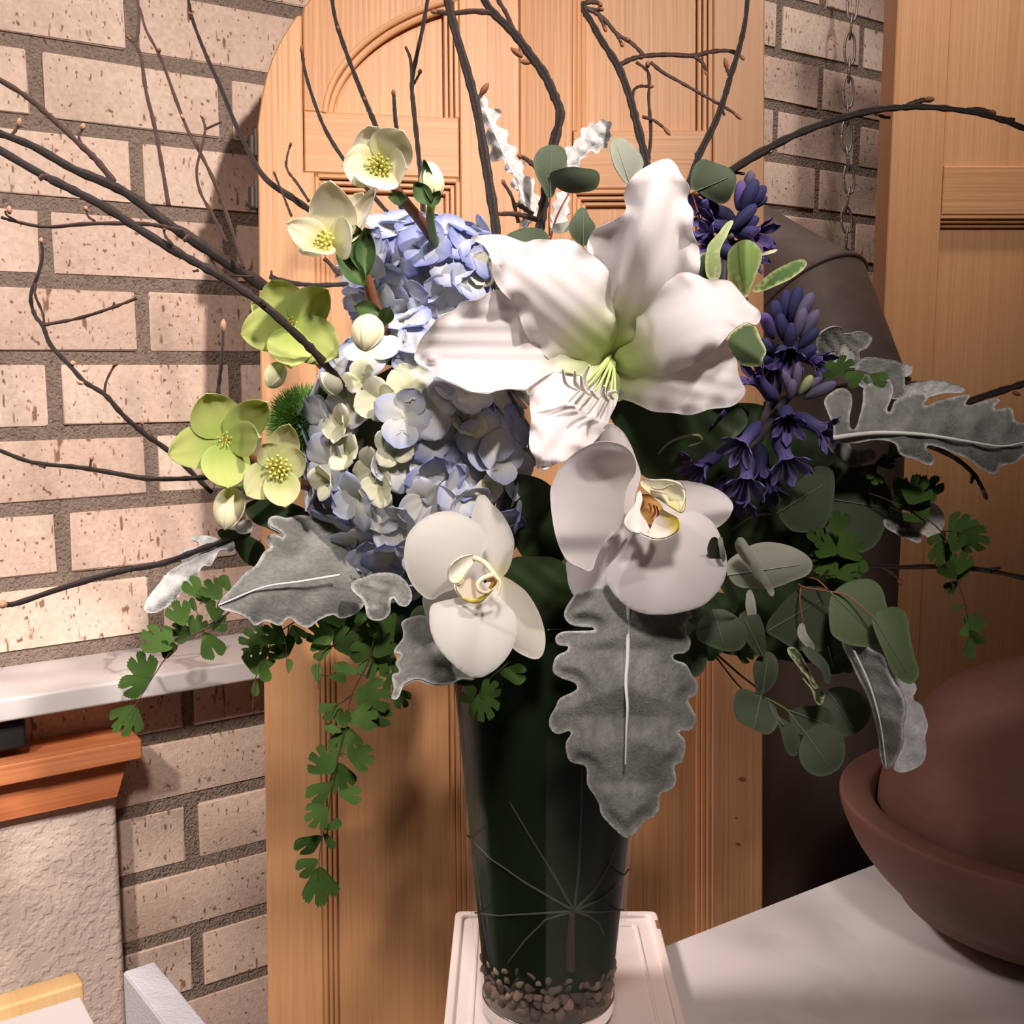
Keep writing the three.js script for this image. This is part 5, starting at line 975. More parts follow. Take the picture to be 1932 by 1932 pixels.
// ---------------------------------------------------------------- eucalyptus and other broad leaves
{
  const eu = (a) => (s, q, e) => mixc(a, a.map((x) => x * 1.5 + 0.03), 0.3 * sstep(3, 0, e));
  const SAGE = [0.058, 0.078, 0.043], PALE = [0.27, 0.28, 0.225], YOUNG = [0.1, 0.14, 0.062];
  const th = (label, base, name = 'eucalyptus_sprig', cat = 'sprig', group = 'eucalyptus sprigs') => thing(name, label, cat, group, at(...base));
  const leaf = (t, c, flat, b, tip, d, o) => {
    const L = Math.hypot(tip[0] - b[0], tip[1] - b[1]);
    if (L > 60 && (o.w ?? 40) > 18 && !o.c && !o.fold) {   // raised midrib
      const P = []; for (let i = 0; i <= 8; i++) { const u = i / 8 * 0.84; P.push(at(lerp(b[0], tip[0], u), lerp(b[1], tip[1], u), lerp(d[0], d[1], u) - 0.003 * 4 * u * (1 - u) - 0.0003)); }
      part('midrib', local(rod(P, [0.0005, 0.0003, 0.0002], 5, 0, 12), t), c === PALE ? M.ribPale : M.ribGreen, t);
    }
    return part('leaf', local(sheet(flat, { b, t: tip, d, h: 9, th: 0.0007, bow: -0.003, w: 40, c: eu(c), ...o }), t), M.leaf, t);
  };
  M.ribGreen = std({ color: new THREE.Color(0.15, 0.19, 0.115), roughness: 0.7 }); M.ribPale = std({ color: new THREE.Color(0.4, 0.41, 0.35), roughness: 0.8 });
  const stem = (t, flat, d, r, m) => part('stem', local(trace(flat, d, r, 6), t), m, t);
  {
    const t = th('eucalyptus sprig with grey green and dark leaves, upper left of the amaryllis', [1038, 450, 0.7]);
    leaf(t, SAGE, [1007, 300, 1020, 280, 1043, 273, 1063, 280, 1070, 300, 1063, 327, 1050, 353, 1038, 374, 1023, 353, 1010, 327], [1038, 376], [1040, 272], [0.69, 0.685], { w: 32 });
    leaf(t, SAGE, [1037, 330, 1053, 320, 1077, 315, 1100, 317, 1127, 323, 1132, 338, 1123, 357, 1100, 363, 1073, 364, 1050, 353], [1074, 366], [1100, 315], [0.685, 0.67], { w: 46, cup: 0.004 });
    leaf(t, SAGE, [1073, 430, 1080, 410, 1100, 391, 1113, 410, 1123, 427, 1117, 450, 1103, 464, 1083, 453], [1100, 466], [1100, 391], [0.68, 0.675], { w: 24 });
    leaf(t, SAGE, [955, 450, 977, 433, 1000, 429, 1023, 433, 1037, 450, 1027, 459, 990, 462], [1035, 452], [956, 450], [0.68, 0.67], { w: 18 });
    leaf(t, PALE, [1044, 425, 1070, 420, 1077, 424, 1074, 434, 1045, 440], [1044, 434], [1078, 426], [0.69, 0.685], { w: 10 });
    stem(t, [1073, 365, 1050, 410, 1038, 452], [0.683, 0.69, 0.7], [1.6, 2, 2.2], M.stemRed); stem(t, [1038, 375, 1036, 410, 1037, 445], [0.69, 0.695, 0.7], [1.6, 2], M.stemRed);
  }
  {
    const t = th('single pale grey eucalyptus leaf standing behind the top amaryllis petal', [1190, 350, 0.69]);
    leaf(t, PALE, [1153, 267, 1177, 261, 1197, 277, 1210, 293, 1214, 313, 1200, 332, 1190, 350, 1167, 327, 1155, 300], [1190, 352], [1160, 262], [0.69, 0.68], { w: 28, tilt: 0.006 });
    stem(t, [1190, 350, 1200, 420, 1210, 520], [0.69, 0.7], [1.6, 2.2], M.stemRed);
  }
  {
    const t = th('single round dark green eucalyptus leaf between the amaryllis and the dark blue hyacinth tip', [1310, 365, 0.63]);
    leaf(t, SAGE, [1304, 355, 1307, 320, 1323, 301, 1347, 306, 1373, 316, 1389, 333, 1383, 363, 1367, 384, 1340, 377, 1317, 362], [1306, 364], [1386, 330], [0.64, 0.628], { w: 38, cup: 0.005 });
    stem(t, [1306, 364, 1330, 450, 1350, 560], [0.64, 0.66], [1.6, 2.2], M.stemRed);
  }
  {
    const t = th('eucalyptus leaves with a white curled underside beside the larger orchid', [1420, 1130, 0.63]);
    leaf(t, PALE, [1370, 1064, 1392, 1044, 1424, 1026, 1457, 1023, 1493, 1031, 1522, 1047, 1533, 1064, 1526, 1083, 1496, 1096, 1457, 1110, 1424, 1110, 1392, 1106, 1375, 1088], [1372, 1085], [1534, 1062], [0.61, 0.6], { w: 45, cup: 0.005 });
    leaf(t, PALE, [1386, 1026, 1398, 1013, 1411, 1027, 1430, 1060, 1452, 1096, 1459, 1124, 1441, 1105, 1414, 1072, 1395, 1048], [1458, 1124], [1392, 1014], [0.598, 0.588], { w: 16, fold: 0.008 });
    leaf(t, SAGE, [1335, 1036, 1349, 1014, 1360, 1037, 1363, 1064, 1381, 1106, 1393, 1136, 1385, 1156, 1373, 1129, 1357, 1090, 1339, 1052], [1386, 1156], [1346, 1014], [0.59, 0.545], { w: 16 });
    leaf(t, PALE, [1358, 1012, 1366, 1030, 1369, 1056, 1364, 1062, 1357, 1036], [1366, 1062], [1358, 1012], [0.552, 0.545], { w: 7 });
    leaf(t, SAGE, [1394, 1162, 1421, 1152, 1436, 1168, 1444, 1201, 1441, 1238, 1424, 1230, 1408, 1207], [1440, 1240], [1400, 1156], [0.605, 0.6], { w: 22 });
    leaf(t, PALE, [1408, 1120, 1416, 1112, 1426, 1140, 1424, 1165, 1410, 1160], [1416, 1112], [1416, 1168], [0.605, 0.6], { w: 8 });
    stem(t, [1500, 1092, 1512, 1106, 1560, 1115, 1600, 1125, 1645, 1162], [0.612, 0.6, 0.588, 0.575], [1.6, 1.9, 1.6], M.stemRed);
    stem(t, [1512, 1106, 1509, 1130, 1516, 1178], [0.604, 0.6, 0.598], [1.6, 1.4], M.stemRed); stem(t, [1505, 1087, 1540, 1093, 1562, 1112], [0.61, 0.597], [1.4, 1.6], M.stemRed);
    leaf(t, YOUNG, [1566, 1130, 1581, 1109, 1611, 1095, 1643, 1093, 1663, 1109, 1673, 1142, 1682, 1190, 1660, 1217, 1614, 1219, 1578, 1205, 1566, 1188], [1568, 1118], [1668, 1215], [0.592, 0.585], { w: 55 });
    leaf(t, YOUNG, [1646, 1162, 1666, 1149, 1689, 1145, 1710, 1158, 1716, 1194, 1726, 1240, 1734, 1263, 1729, 1284, 1712, 1290, 1686, 1271, 1666, 1228, 1650, 1190], [1646, 1160], [1724, 1290], [0.575, 0.57], { w: 36, cup: 0.004 });
    leaf(t, PALE, [1504, 1194, 1513, 1175, 1522, 1194, 1537, 1228, 1515, 1214], [1514, 1176], [1537, 1230], [0.598, 0.594], { w: 10 });
    leaf(t, SAGE, [1514, 1219, 1536, 1226, 1556, 1243, 1566, 1263, 1562, 1290, 1548, 1264, 1526, 1244], [1514, 1220], [1563, 1290], [0.594, 0.588], { w: 12 });
  }
  {
    const t = th('drooping eucalyptus sprig with round leaves, lowest on the right of the bouquet', [1352, 1232, 0.65]);
    stem(t, [1345, 1228, 1395, 1272, 1430, 1300, 1441, 1316], [0.65, 0.63, 0.61], [2, 2, 1.6], M.stemDark); stem(t, [1348, 1236, 1400, 1300, 1426, 1312], [0.65, 0.62], [1.6, 1.4], M.stemDark);
    stem(t, [1448, 1318, 1485, 1340, 1510, 1372], [0.61, 0.6], [2, 1.6], M.stemGreen); stem(t, [1450, 1320, 1462, 1345, 1478, 1368], [0.61, 0.6], [1.8, 1.6], M.stemGreen);
    leaf(t, SAGE, [1421, 1260, 1428, 1243, 1447, 1229, 1464, 1240, 1468, 1270, 1457, 1296, 1431, 1310, 1424, 1288], [1438, 1312], [1450, 1229], [0.612, 0.61], { w: 24 });
    leaf(t, SAGE, [1385, 1337, 1395, 1301, 1431, 1309, 1457, 1325, 1469, 1358, 1457, 1382, 1441, 1385, 1414, 1372, 1392, 1357], [1436, 1312], [1420, 1385], [0.612, 0.6], { w: 42 });
    leaf(t, SAGE, [1547, 1338, 1562, 1302, 1594, 1296, 1627, 1312, 1643, 1342, 1630, 1372, 1604, 1388, 1588, 1388, 1571, 1369, 1549, 1366], [1560, 1300], [1620, 1388], [0.63, 0.625], { w: 42 });
    leaf(t, SAGE, [1490, 1344, 1522, 1332, 1562, 1337, 1572, 1368, 1545, 1375, 1513, 1386, 1494, 1366], [1488, 1340], [1575, 1372], [0.62, 0.615], { w: 28 });
    leaf(t, SAGE, [1508, 1411, 1519, 1384, 1542, 1367, 1568, 1367, 1588, 1383, 1595, 1414, 1588, 1444, 1568, 1460, 1545, 1465, 1522, 1454, 1509, 1434], [1512, 1372], [1574, 1460], [0.602, 0.592], { w: 44 });
    leaf(t, SAGE, [1449, 1322, 1470, 1351, 1496, 1368, 1510, 1397, 1503, 1425, 1486, 1421, 1470, 1372], [1449, 1322], [1502, 1424], [0.608, 0.6], { w: 16 });
  }
  {
    const t = th('dark round eucalyptus leaves in shade at the right side of the bouquet', [1440, 1010, 0.66]);
    leaf(t, SAGE, [1468, 964, 1480, 933, 1506, 908, 1540, 880, 1568, 885, 1575, 910, 1574, 933, 1568, 969, 1552, 996, 1529, 1004, 1496, 1002, 1478, 986], [1466, 968], [1570, 905], [0.625, 0.615], { w: 50 });
    leaf(t, SAGE, [1560, 885, 1605, 872, 1655, 895, 1678, 923, 1684, 960, 1671, 993, 1648, 1032, 1600, 1044, 1560, 1010], [1556, 940], [1682, 960], [0.64, 0.635], { w: 70 });
    leaf(t, SAGE, [1445, 1187, 1470, 1145, 1509, 1111, 1549, 1107, 1569, 1122, 1568, 1162, 1573, 1207, 1549, 1229, 1529, 1229, 1503, 1226, 1468, 1206], [1450, 1190], [1568, 1120], [0.615, 0.61], { w: 50 });
    leaf(t, SAGE, [1313, 1194, 1320, 1171, 1343, 1151, 1372, 1152, 1398, 1171, 1410, 1194, 1401, 1223, 1372, 1229, 1339, 1219, 1320, 1209], [1345, 1150], [1370, 1230], [0.6, 0.595], { w: 42 });
    leaf(t, SAGE, [1288, 1172, 1316, 1186, 1333, 1214, 1334, 1247, 1322, 1273, 1307, 1277, 1294, 1262, 1300, 1220], [1290, 1174], [1310, 1278], [0.61, 0.605], { w: 20 });
    leaf(t, SAGE, [1545, 1210, 1570, 1200, 1590, 1214, 1588, 1262, 1570, 1272, 1556, 1250], [1560, 1204], [1575, 1272], [0.625, 0.62], { w: 20 });
    leaf(t, SAGE, [1575, 1225, 1600, 1230, 1612, 1258, 1606, 1270, 1590, 1268, 1580, 1272, 1572, 1250], [1580, 1226], [1592, 1274], [0.622, 0.618], { w: 20 });
    stem(t, [1466, 968, 1420, 975, 1380, 1000], [0.626, 0.65], [2, 2.4], M.stemDark);
  }
  // variegated pittosporum
  const vari = (a, b) => (s, q, e) => { const n = Math.sin(s * 13 + q * 4) * 0.5 + Math.sin(s * 29 - q * 9) * 0.5; return mixc(mixc(a, [0.5, 0.53, 0.26], sstep(4 + n * 3, 1 + n * 2, e)), b, sstep(0.55, 0.8, Math.sin(s * 5 + q * 3 + 1) * 0.6 + n * 0.5) * 0.8); };
  {
    const t = th('variegated green leaves with cream margins above the right amaryllis petal', [1400, 560, 0.62], 'variegated_sprig', 'sprig', null);
    const vl = (flat, b, tip, d, o) => leaf(t, SAGE, flat, b, tip, d, { c: vari([0.09, 0.17, 0.05], [0.42, 0.48, 0.17]), h: 6, w: 22, ...o });
    vl([1373, 480, 1387, 460, 1407, 452, 1427, 460, 1438, 480, 1431, 507, 1418, 540, 1407, 561, 1393, 547, 1377, 530], [1406, 562], [1410, 452], [0.615, 0.6], { c: vari([0.24, 0.36, 0.1], [0.5, 0.55, 0.24]), w: 30, fold: 0.012 });
    vl([1420, 548, 1447, 520, 1480, 500, 1513, 489, 1523, 498, 1500, 521, 1467, 538, 1433, 551], [1420, 550], [1523, 494], [0.615, 0.605], { w: 14 });
    vl([1335, 465, 1353, 443, 1381, 415, 1374, 440, 1359, 473, 1361, 507, 1353, 528, 1333, 520], [1345, 528], [1381, 416], [0.61, 0.605], { c: vari([0.28, 0.36, 0.15], [0.5, 0.52, 0.3]), w: 12 });
    vl([1314, 492, 1330, 476, 1346, 490, 1345, 528, 1327, 530, 1314, 518], [1330, 532], [1330, 476], [0.618, 0.612], { c: vari([0.07, 0.12, 0.05], [0.1, 0.15, 0.05]), w: 14 });
    vl([1428, 478, 1445, 474, 1467, 470, 1462, 476, 1440, 482, 1428, 486], [1428, 482], [1468, 471], [0.62, 0.615], { c: () => [0.6, 0.56, 0.38], w: 5 });
    stem(t, [1410, 562, 1400, 620, 1370, 700], [0.618, 0.65], [2, 2.4], M.stemGreen);
  }
  {
    const t = th('dark variegated leaf curling between the amaryllis and the violet hyacinth', [1380, 690, 0.63], 'variegated_leaf', 'leaf', null);
    leaf(t, SAGE, [1371, 640, 1401, 612, 1421, 611, 1436, 640, 1446, 663, 1439, 677, 1436, 690, 1401, 689, 1378, 672], [1380, 640], [1440, 680], [0.62, 0.6], { c: vari([0.075, 0.11, 0.05], [0.08, 0.12, 0.05]), h: 6, w: 34, fold: 0.01 });
  }
  {
    const t = th('narrow variegated leaves hanging above the lowest eucalyptus leaves', [1490, 1215, 0.61], 'variegated_sprig', 'sprig', null);
    for (const [f, b, tip] of [[[1485, 1225, 1500, 1222, 1520, 1250, 1535, 1280, 1540, 1300, 1520, 1275, 1500, 1250], [1486, 1222], [1541, 1302]], [[1512, 1260, 1525, 1275, 1545, 1295, 1556, 1312, 1545, 1330, 1530, 1300, 1515, 1280], [1512, 1258], [1546, 1332]]]) leaf(t, SAGE, f, b, tip, [0.605, 0.598], { c: vari([0.03, 0.045, 0.02], [0.3, 0.36, 0.17]), h: 4, w: 10 });
  }
  // dark glossy leaves in the middle of the bouquet
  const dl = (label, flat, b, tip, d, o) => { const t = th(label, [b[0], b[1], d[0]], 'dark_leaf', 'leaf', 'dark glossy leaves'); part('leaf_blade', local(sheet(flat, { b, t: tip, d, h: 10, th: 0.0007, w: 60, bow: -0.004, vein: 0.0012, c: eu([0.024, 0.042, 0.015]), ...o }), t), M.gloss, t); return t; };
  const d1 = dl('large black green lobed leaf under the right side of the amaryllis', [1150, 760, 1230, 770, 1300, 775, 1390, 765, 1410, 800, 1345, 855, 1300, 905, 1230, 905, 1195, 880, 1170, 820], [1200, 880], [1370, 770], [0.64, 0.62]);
  part('leaf_edge', local(trace([1242, 856, 1262, 836, 1290, 824, 1318, 822, 1324, 832, 1300, 842], [0.622, 0.612, 0.618], [1.2, 2.6, 3, 1.6], 6), d1), std({ color: new THREE.Color('#8f9062'), roughness: 0.6 }), d1, 'pale leaf margin');
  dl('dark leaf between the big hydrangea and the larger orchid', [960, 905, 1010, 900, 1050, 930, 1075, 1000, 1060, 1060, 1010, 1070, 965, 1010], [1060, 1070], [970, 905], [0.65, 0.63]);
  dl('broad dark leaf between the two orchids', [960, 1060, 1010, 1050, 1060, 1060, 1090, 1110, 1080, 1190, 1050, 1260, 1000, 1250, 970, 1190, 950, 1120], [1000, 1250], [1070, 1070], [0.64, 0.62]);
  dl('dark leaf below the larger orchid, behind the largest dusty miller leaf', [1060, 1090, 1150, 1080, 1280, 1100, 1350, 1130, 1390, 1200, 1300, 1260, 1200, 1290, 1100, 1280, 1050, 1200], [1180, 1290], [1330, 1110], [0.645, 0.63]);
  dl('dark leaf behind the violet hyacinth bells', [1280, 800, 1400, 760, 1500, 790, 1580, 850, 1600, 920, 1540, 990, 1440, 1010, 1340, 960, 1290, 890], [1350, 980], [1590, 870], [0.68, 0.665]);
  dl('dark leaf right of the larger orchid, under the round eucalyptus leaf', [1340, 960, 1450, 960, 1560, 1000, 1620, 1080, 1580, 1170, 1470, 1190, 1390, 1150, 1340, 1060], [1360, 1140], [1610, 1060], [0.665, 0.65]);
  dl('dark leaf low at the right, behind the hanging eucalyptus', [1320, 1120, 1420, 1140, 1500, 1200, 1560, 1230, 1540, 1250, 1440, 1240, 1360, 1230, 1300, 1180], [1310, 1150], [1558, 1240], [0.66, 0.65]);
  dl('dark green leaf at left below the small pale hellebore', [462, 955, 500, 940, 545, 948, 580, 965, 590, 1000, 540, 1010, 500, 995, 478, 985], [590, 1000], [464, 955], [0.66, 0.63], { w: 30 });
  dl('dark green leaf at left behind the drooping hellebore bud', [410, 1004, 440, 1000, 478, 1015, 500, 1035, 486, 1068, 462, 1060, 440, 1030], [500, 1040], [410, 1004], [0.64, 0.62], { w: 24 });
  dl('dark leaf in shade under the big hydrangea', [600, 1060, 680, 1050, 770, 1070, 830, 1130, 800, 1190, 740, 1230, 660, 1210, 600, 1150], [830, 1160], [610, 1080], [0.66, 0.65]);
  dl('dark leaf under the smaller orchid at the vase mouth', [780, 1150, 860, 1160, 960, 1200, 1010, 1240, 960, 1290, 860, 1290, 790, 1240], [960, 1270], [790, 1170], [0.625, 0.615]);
}

// ---------------------------------------------------------------- maidenhair fern
{
  const fan = (lobes, notch, spread) => {
    const pts = [], n = 32;
    pts.push(0, 0);
    for (let i = 0; i <= n; i++) {
      const u = i / n, a = (u - 0.5) * spread, f = Math.abs(Math.sin(u * lobes * Math.PI)), r = (1 - notch * Math.pow(1 - f, 3)) * (0.88 + 0.12 * Math.sin(u * 3.14)) * (1 - 0.055 * ((i % 2) ? 1 : 0));
      pts.push(Math.sin(a) * r, Math.cos(a) * r);
    }
    return pts;
  };
  const kinds = [[3, 0.4, 1.75], [2, 0.45, 1.6], [4, 0.36, 2.1], [1, 0.1, 1.1]].map(([l, n, s], k) => {
    const F = fill(fan(l, n, s), 0.1), P = F.pts.map(([x, y]) => V(x, y, 0.12 * Math.sin(x * 3 + k) * y + 0.1 * y * y)), C = F.pts.map(([x, y]) => mixc([1, 1, 1], [0.75, 0.8, 0.7], Math.pow(Math.abs(Math.sin(Math.atan2(x, y) * 9)), 4) * 0.5)), UV = F.pts.map((p) => p);
    return solid(F, P, C, UV, 0.02);
  });
  const tint = (r, g, b) => phys({ color: new THREE.Color(r, g, b), vertexColors: true, roughness: 0.95, transmission: 0.25, specularIntensity: 0.4 });
  const FERN = tint(0.072, 0.145, 0.027);
  M.fernStem = std({ color: new THREE.Color('#4a2c20'), roughness: 0.6 });
  function frond(label, stems, leaflets, mat, d) {   // leaflets: x, y, size, kind
    const t = thing('maidenhair_frond', label, 'fern frond', 'maidenhair fern fronds', at(stems[0][0], stems[0][1], d[0]));
    const near = [];
    for (const s of stems) {
      part('stem', local(trace(s, d, [1.6, 1.2, 0.8], 5), t), M.fernStem, t);
      for (let i = 0; i + 3 < s.length; i += 2) for (let k = 0; k <= 12; k++) { const u = k / 12, tt = (i / 2 + u) / (s.length / 2 - 1); near.push([lerp(s[i], s[i + 2], u), lerp(s[i + 1], s[i + 3], u), tt]); }
    }
    leaflets.forEach(([x, y, size, k, m2], i) => {
      let best = near[0], bd = 1e9;
      for (const p of near) { const q = Math.hypot(p[0] - x, p[1] - y); if (Math.abs(q - size * 0.62) < bd) { bd = Math.abs(q - size * 0.62); best = p; } }
      const a = Math.atan2(y - best[1], x - best[0]), dd = lerp(d[0], d[1], best[2]) + rr(-0.006, 0.006), sz = size * 0.82 * dd / FOCAL;
      const B = at(x - Math.cos(a) * size * 0.55, y - Math.sin(a) * size * 0.55, dd), T = at(x + Math.cos(a) * size * 0.45, y + Math.sin(a) * size * 0.45, dd + rr(-0.004, 0.006));
      stand(part('leaflet', kinds[k], m2 ?? mat, t), B.clone().sub(t.position), T.sub(t.position), toEye(B).add(V(rr(-0.35, 0.35), rr(-0.35, 0.35), 0)), sz * (k === 3 ? 0.9 : 1));
      part('petiole', local(rod([at(best[0], best[1], lerp(d[0], d[1], best[2])), B], [0.00025, 0.0002], 4, 0, 3), t), M.fernStem, t);
    });
    return t;
  }
  frond('bright green maidenhair frond arching down to the lower left over the marble sill', [[450, 1140, 400, 1180, 350, 1205, 318, 1235, 290, 1275, 262, 1320, 240, 1350]],
    [[337, 1154, 52, 0], [363, 1139, 28, 3], [407, 1147, 46, 1], [372, 1176, 42, 0], [415, 1178, 40, 1], [295, 1205, 62, 2], [342, 1194, 46, 0], [317, 1222, 40, 1], [400, 1222, 58, 1], [270, 1256, 66, 0], [254, 1293, 58, 1], [238, 1360, 60, 2], [364, 1108, 46, 1], [400, 1110, 48, 0], [424, 1098, 36, 3], [385, 1125, 36, 1]], FERN, [0.6, 0.575]);
  frond('long maidenhair frond hanging down in front of the left door', [[705, 1210, 692, 1255, 678, 1280, 662, 1314, 652, 1371, 638, 1430, 626, 1480, 618, 1540, 604, 1602, 600, 1660], [664, 1310, 645, 1325, 625, 1335]],
    [[708, 1318, 72, 2], [690, 1352, 60, 0], [718, 1350, 50, 1], [619, 1341, 42, 1], [645, 1352, 40, 0], [652, 1402, 58, 2], [684, 1430, 54, 0], [607, 1432, 60, 2], [645, 1472, 60, 0], [602, 1496, 52, 1], [664, 1500, 44, 1], [597, 1540, 50, 2], [581, 1592, 52, 1], [577, 1636, 48, 1], [605, 1676, 72, 0], [631, 1556, 34, 3], [622, 1588, 32, 3], [626, 1375, 34, 3]], FERN, [0.62, 0.6]);
  frond('maidenhair leaflets hanging below the grey dusty miller leaf, at the left door edge', [[560, 1170, 520, 1200, 500, 1240, 482, 1280, 476, 1340], [545, 1180, 540, 1230, 544, 1270]],
    [[478, 1208, 54, 2], [515, 1195, 52, 0], [488, 1242, 58, 2], [538, 1215, 46, 1], [520, 1232, 36, 1], [500, 1270, 38, 3], [482, 1300, 30, 3], [546, 1255, 24, 3], [560, 1200, 40, 0]], FERN, [0.62, 0.605]);
  frond('cluster of maidenhair leaflets in shade between the hydrangea and the vase rim', [[740, 1140, 680, 1180, 640, 1210, 605, 1235, 600, 1300], [740, 1160, 715, 1220, 690, 1275], [745, 1170, 740, 1240, 745, 1310]],
    [[605, 1190, 56, 2], [640, 1180, 60, 0], [604, 1228, 44, 1], [660, 1210, 60, 2], [690, 1190, 64, 2], [700, 1252, 64, 2], [732, 1258, 50, 0], [725, 1215, 56, 0], [680, 1230, 50, 1], [650, 1262, 46, 3], [640, 1278, 34, 3], [758, 1318, 40, 0], [740, 1290, 40, 1], [598, 1268, 34, 3], [630, 1160, 54, 1], [720, 1175, 60, 2], [665, 1165, 50, 0]], FERN, [0.645, 0.62]);
  frond('maidenhair leaflets against the dark glass at the vase rim', [[960, 1250, 925, 1280, 905, 1305, 910, 1350]], [[886, 1312, 46, 1], [925, 1300, 44, 0], [914, 1338, 56, 2], [972, 1272, 52, 1]], FERN, [0.6, 0.592]);
  frond('bright maidenhair frond trailing down over the right door', [[1640, 930, 1683, 947, 1722, 963, 1774, 1001, 1794, 1041, 1807, 1096, 1820, 1135, 1832, 1215], [1776, 1003, 1800, 1003, 1815, 1006]],
    [[1729, 922, 58, 2], [1754, 918, 52, 0], [1700, 918, 40, 1], [1728, 960, 56, 2], [1706, 942, 50, 0], [1745, 940, 44, 1], [1805, 984, 40, 1], [1826, 992, 46, 0], [1838, 1018, 56, 2], [1805, 1020, 44, 1], [1768, 1022, 40, 1], [1775, 1048, 50, 0], [1788, 1074, 44, 1], [1814, 1060, 46, 0], [1812, 1078, 36, 1], [1793, 1108, 30, 1], [1804, 1146, 22, 3], [1838, 1176, 44, 0], [1820, 1190, 28, 3], [1842, 1203, 34, 3], [1830, 1224, 38, 3]], FERN, [0.625, 0.6]);
  frond('maidenhair leaflets among the shaded eucalyptus at right', [[1500, 1080, 1560, 1050, 1610, 1040, 1640, 1050], [1500, 1085, 1560, 1085, 1620, 1090]],
    [[1607, 1030, 56, 2], [1553, 1064, 60, 2], [1601, 1083, 48, 1], [1556, 1032, 50, 0], [1540, 1010, 40, 1], [1580, 985, 50, 0], [1622, 1068, 40, 1]], FERN, [0.63, 0.61]);
  frond('small maidenhair leaflets on the long dusty miller leaf beside the violet hyacinth', [[1545, 720, 1580, 700, 1620, 700, 1650, 710]], [[1594, 690, 44, 0], [1570, 698, 42, 1], [1610, 715, 40, 1], [1640, 706, 40, 0], [1660, 715, 36, 1]], FERN, [0.635, 0.61]);
  frond('olive maidenhair leaflets under the larger orchid, above the crossing dark stems', [[1340, 1190, 1370, 1215, 1400, 1225]], [[1405, 1232, 42, 0], [1388, 1222, 30, 1], [1340, 1232, 34, 1]], FERN, [0.63, 0.62]);
  frond('small green maidenhair leaflets below the curled dusty miller leaf, right of the hyacinth', [[1600, 900, 1640, 880, 1680, 865]], [[1640, 890, 36, 1], [1672, 872, 34, 0], [1690, 850, 40, 1], [1620, 905, 34, 0], [1655, 905, 30, 1]], FERN, [0.635, 0.62]);
}

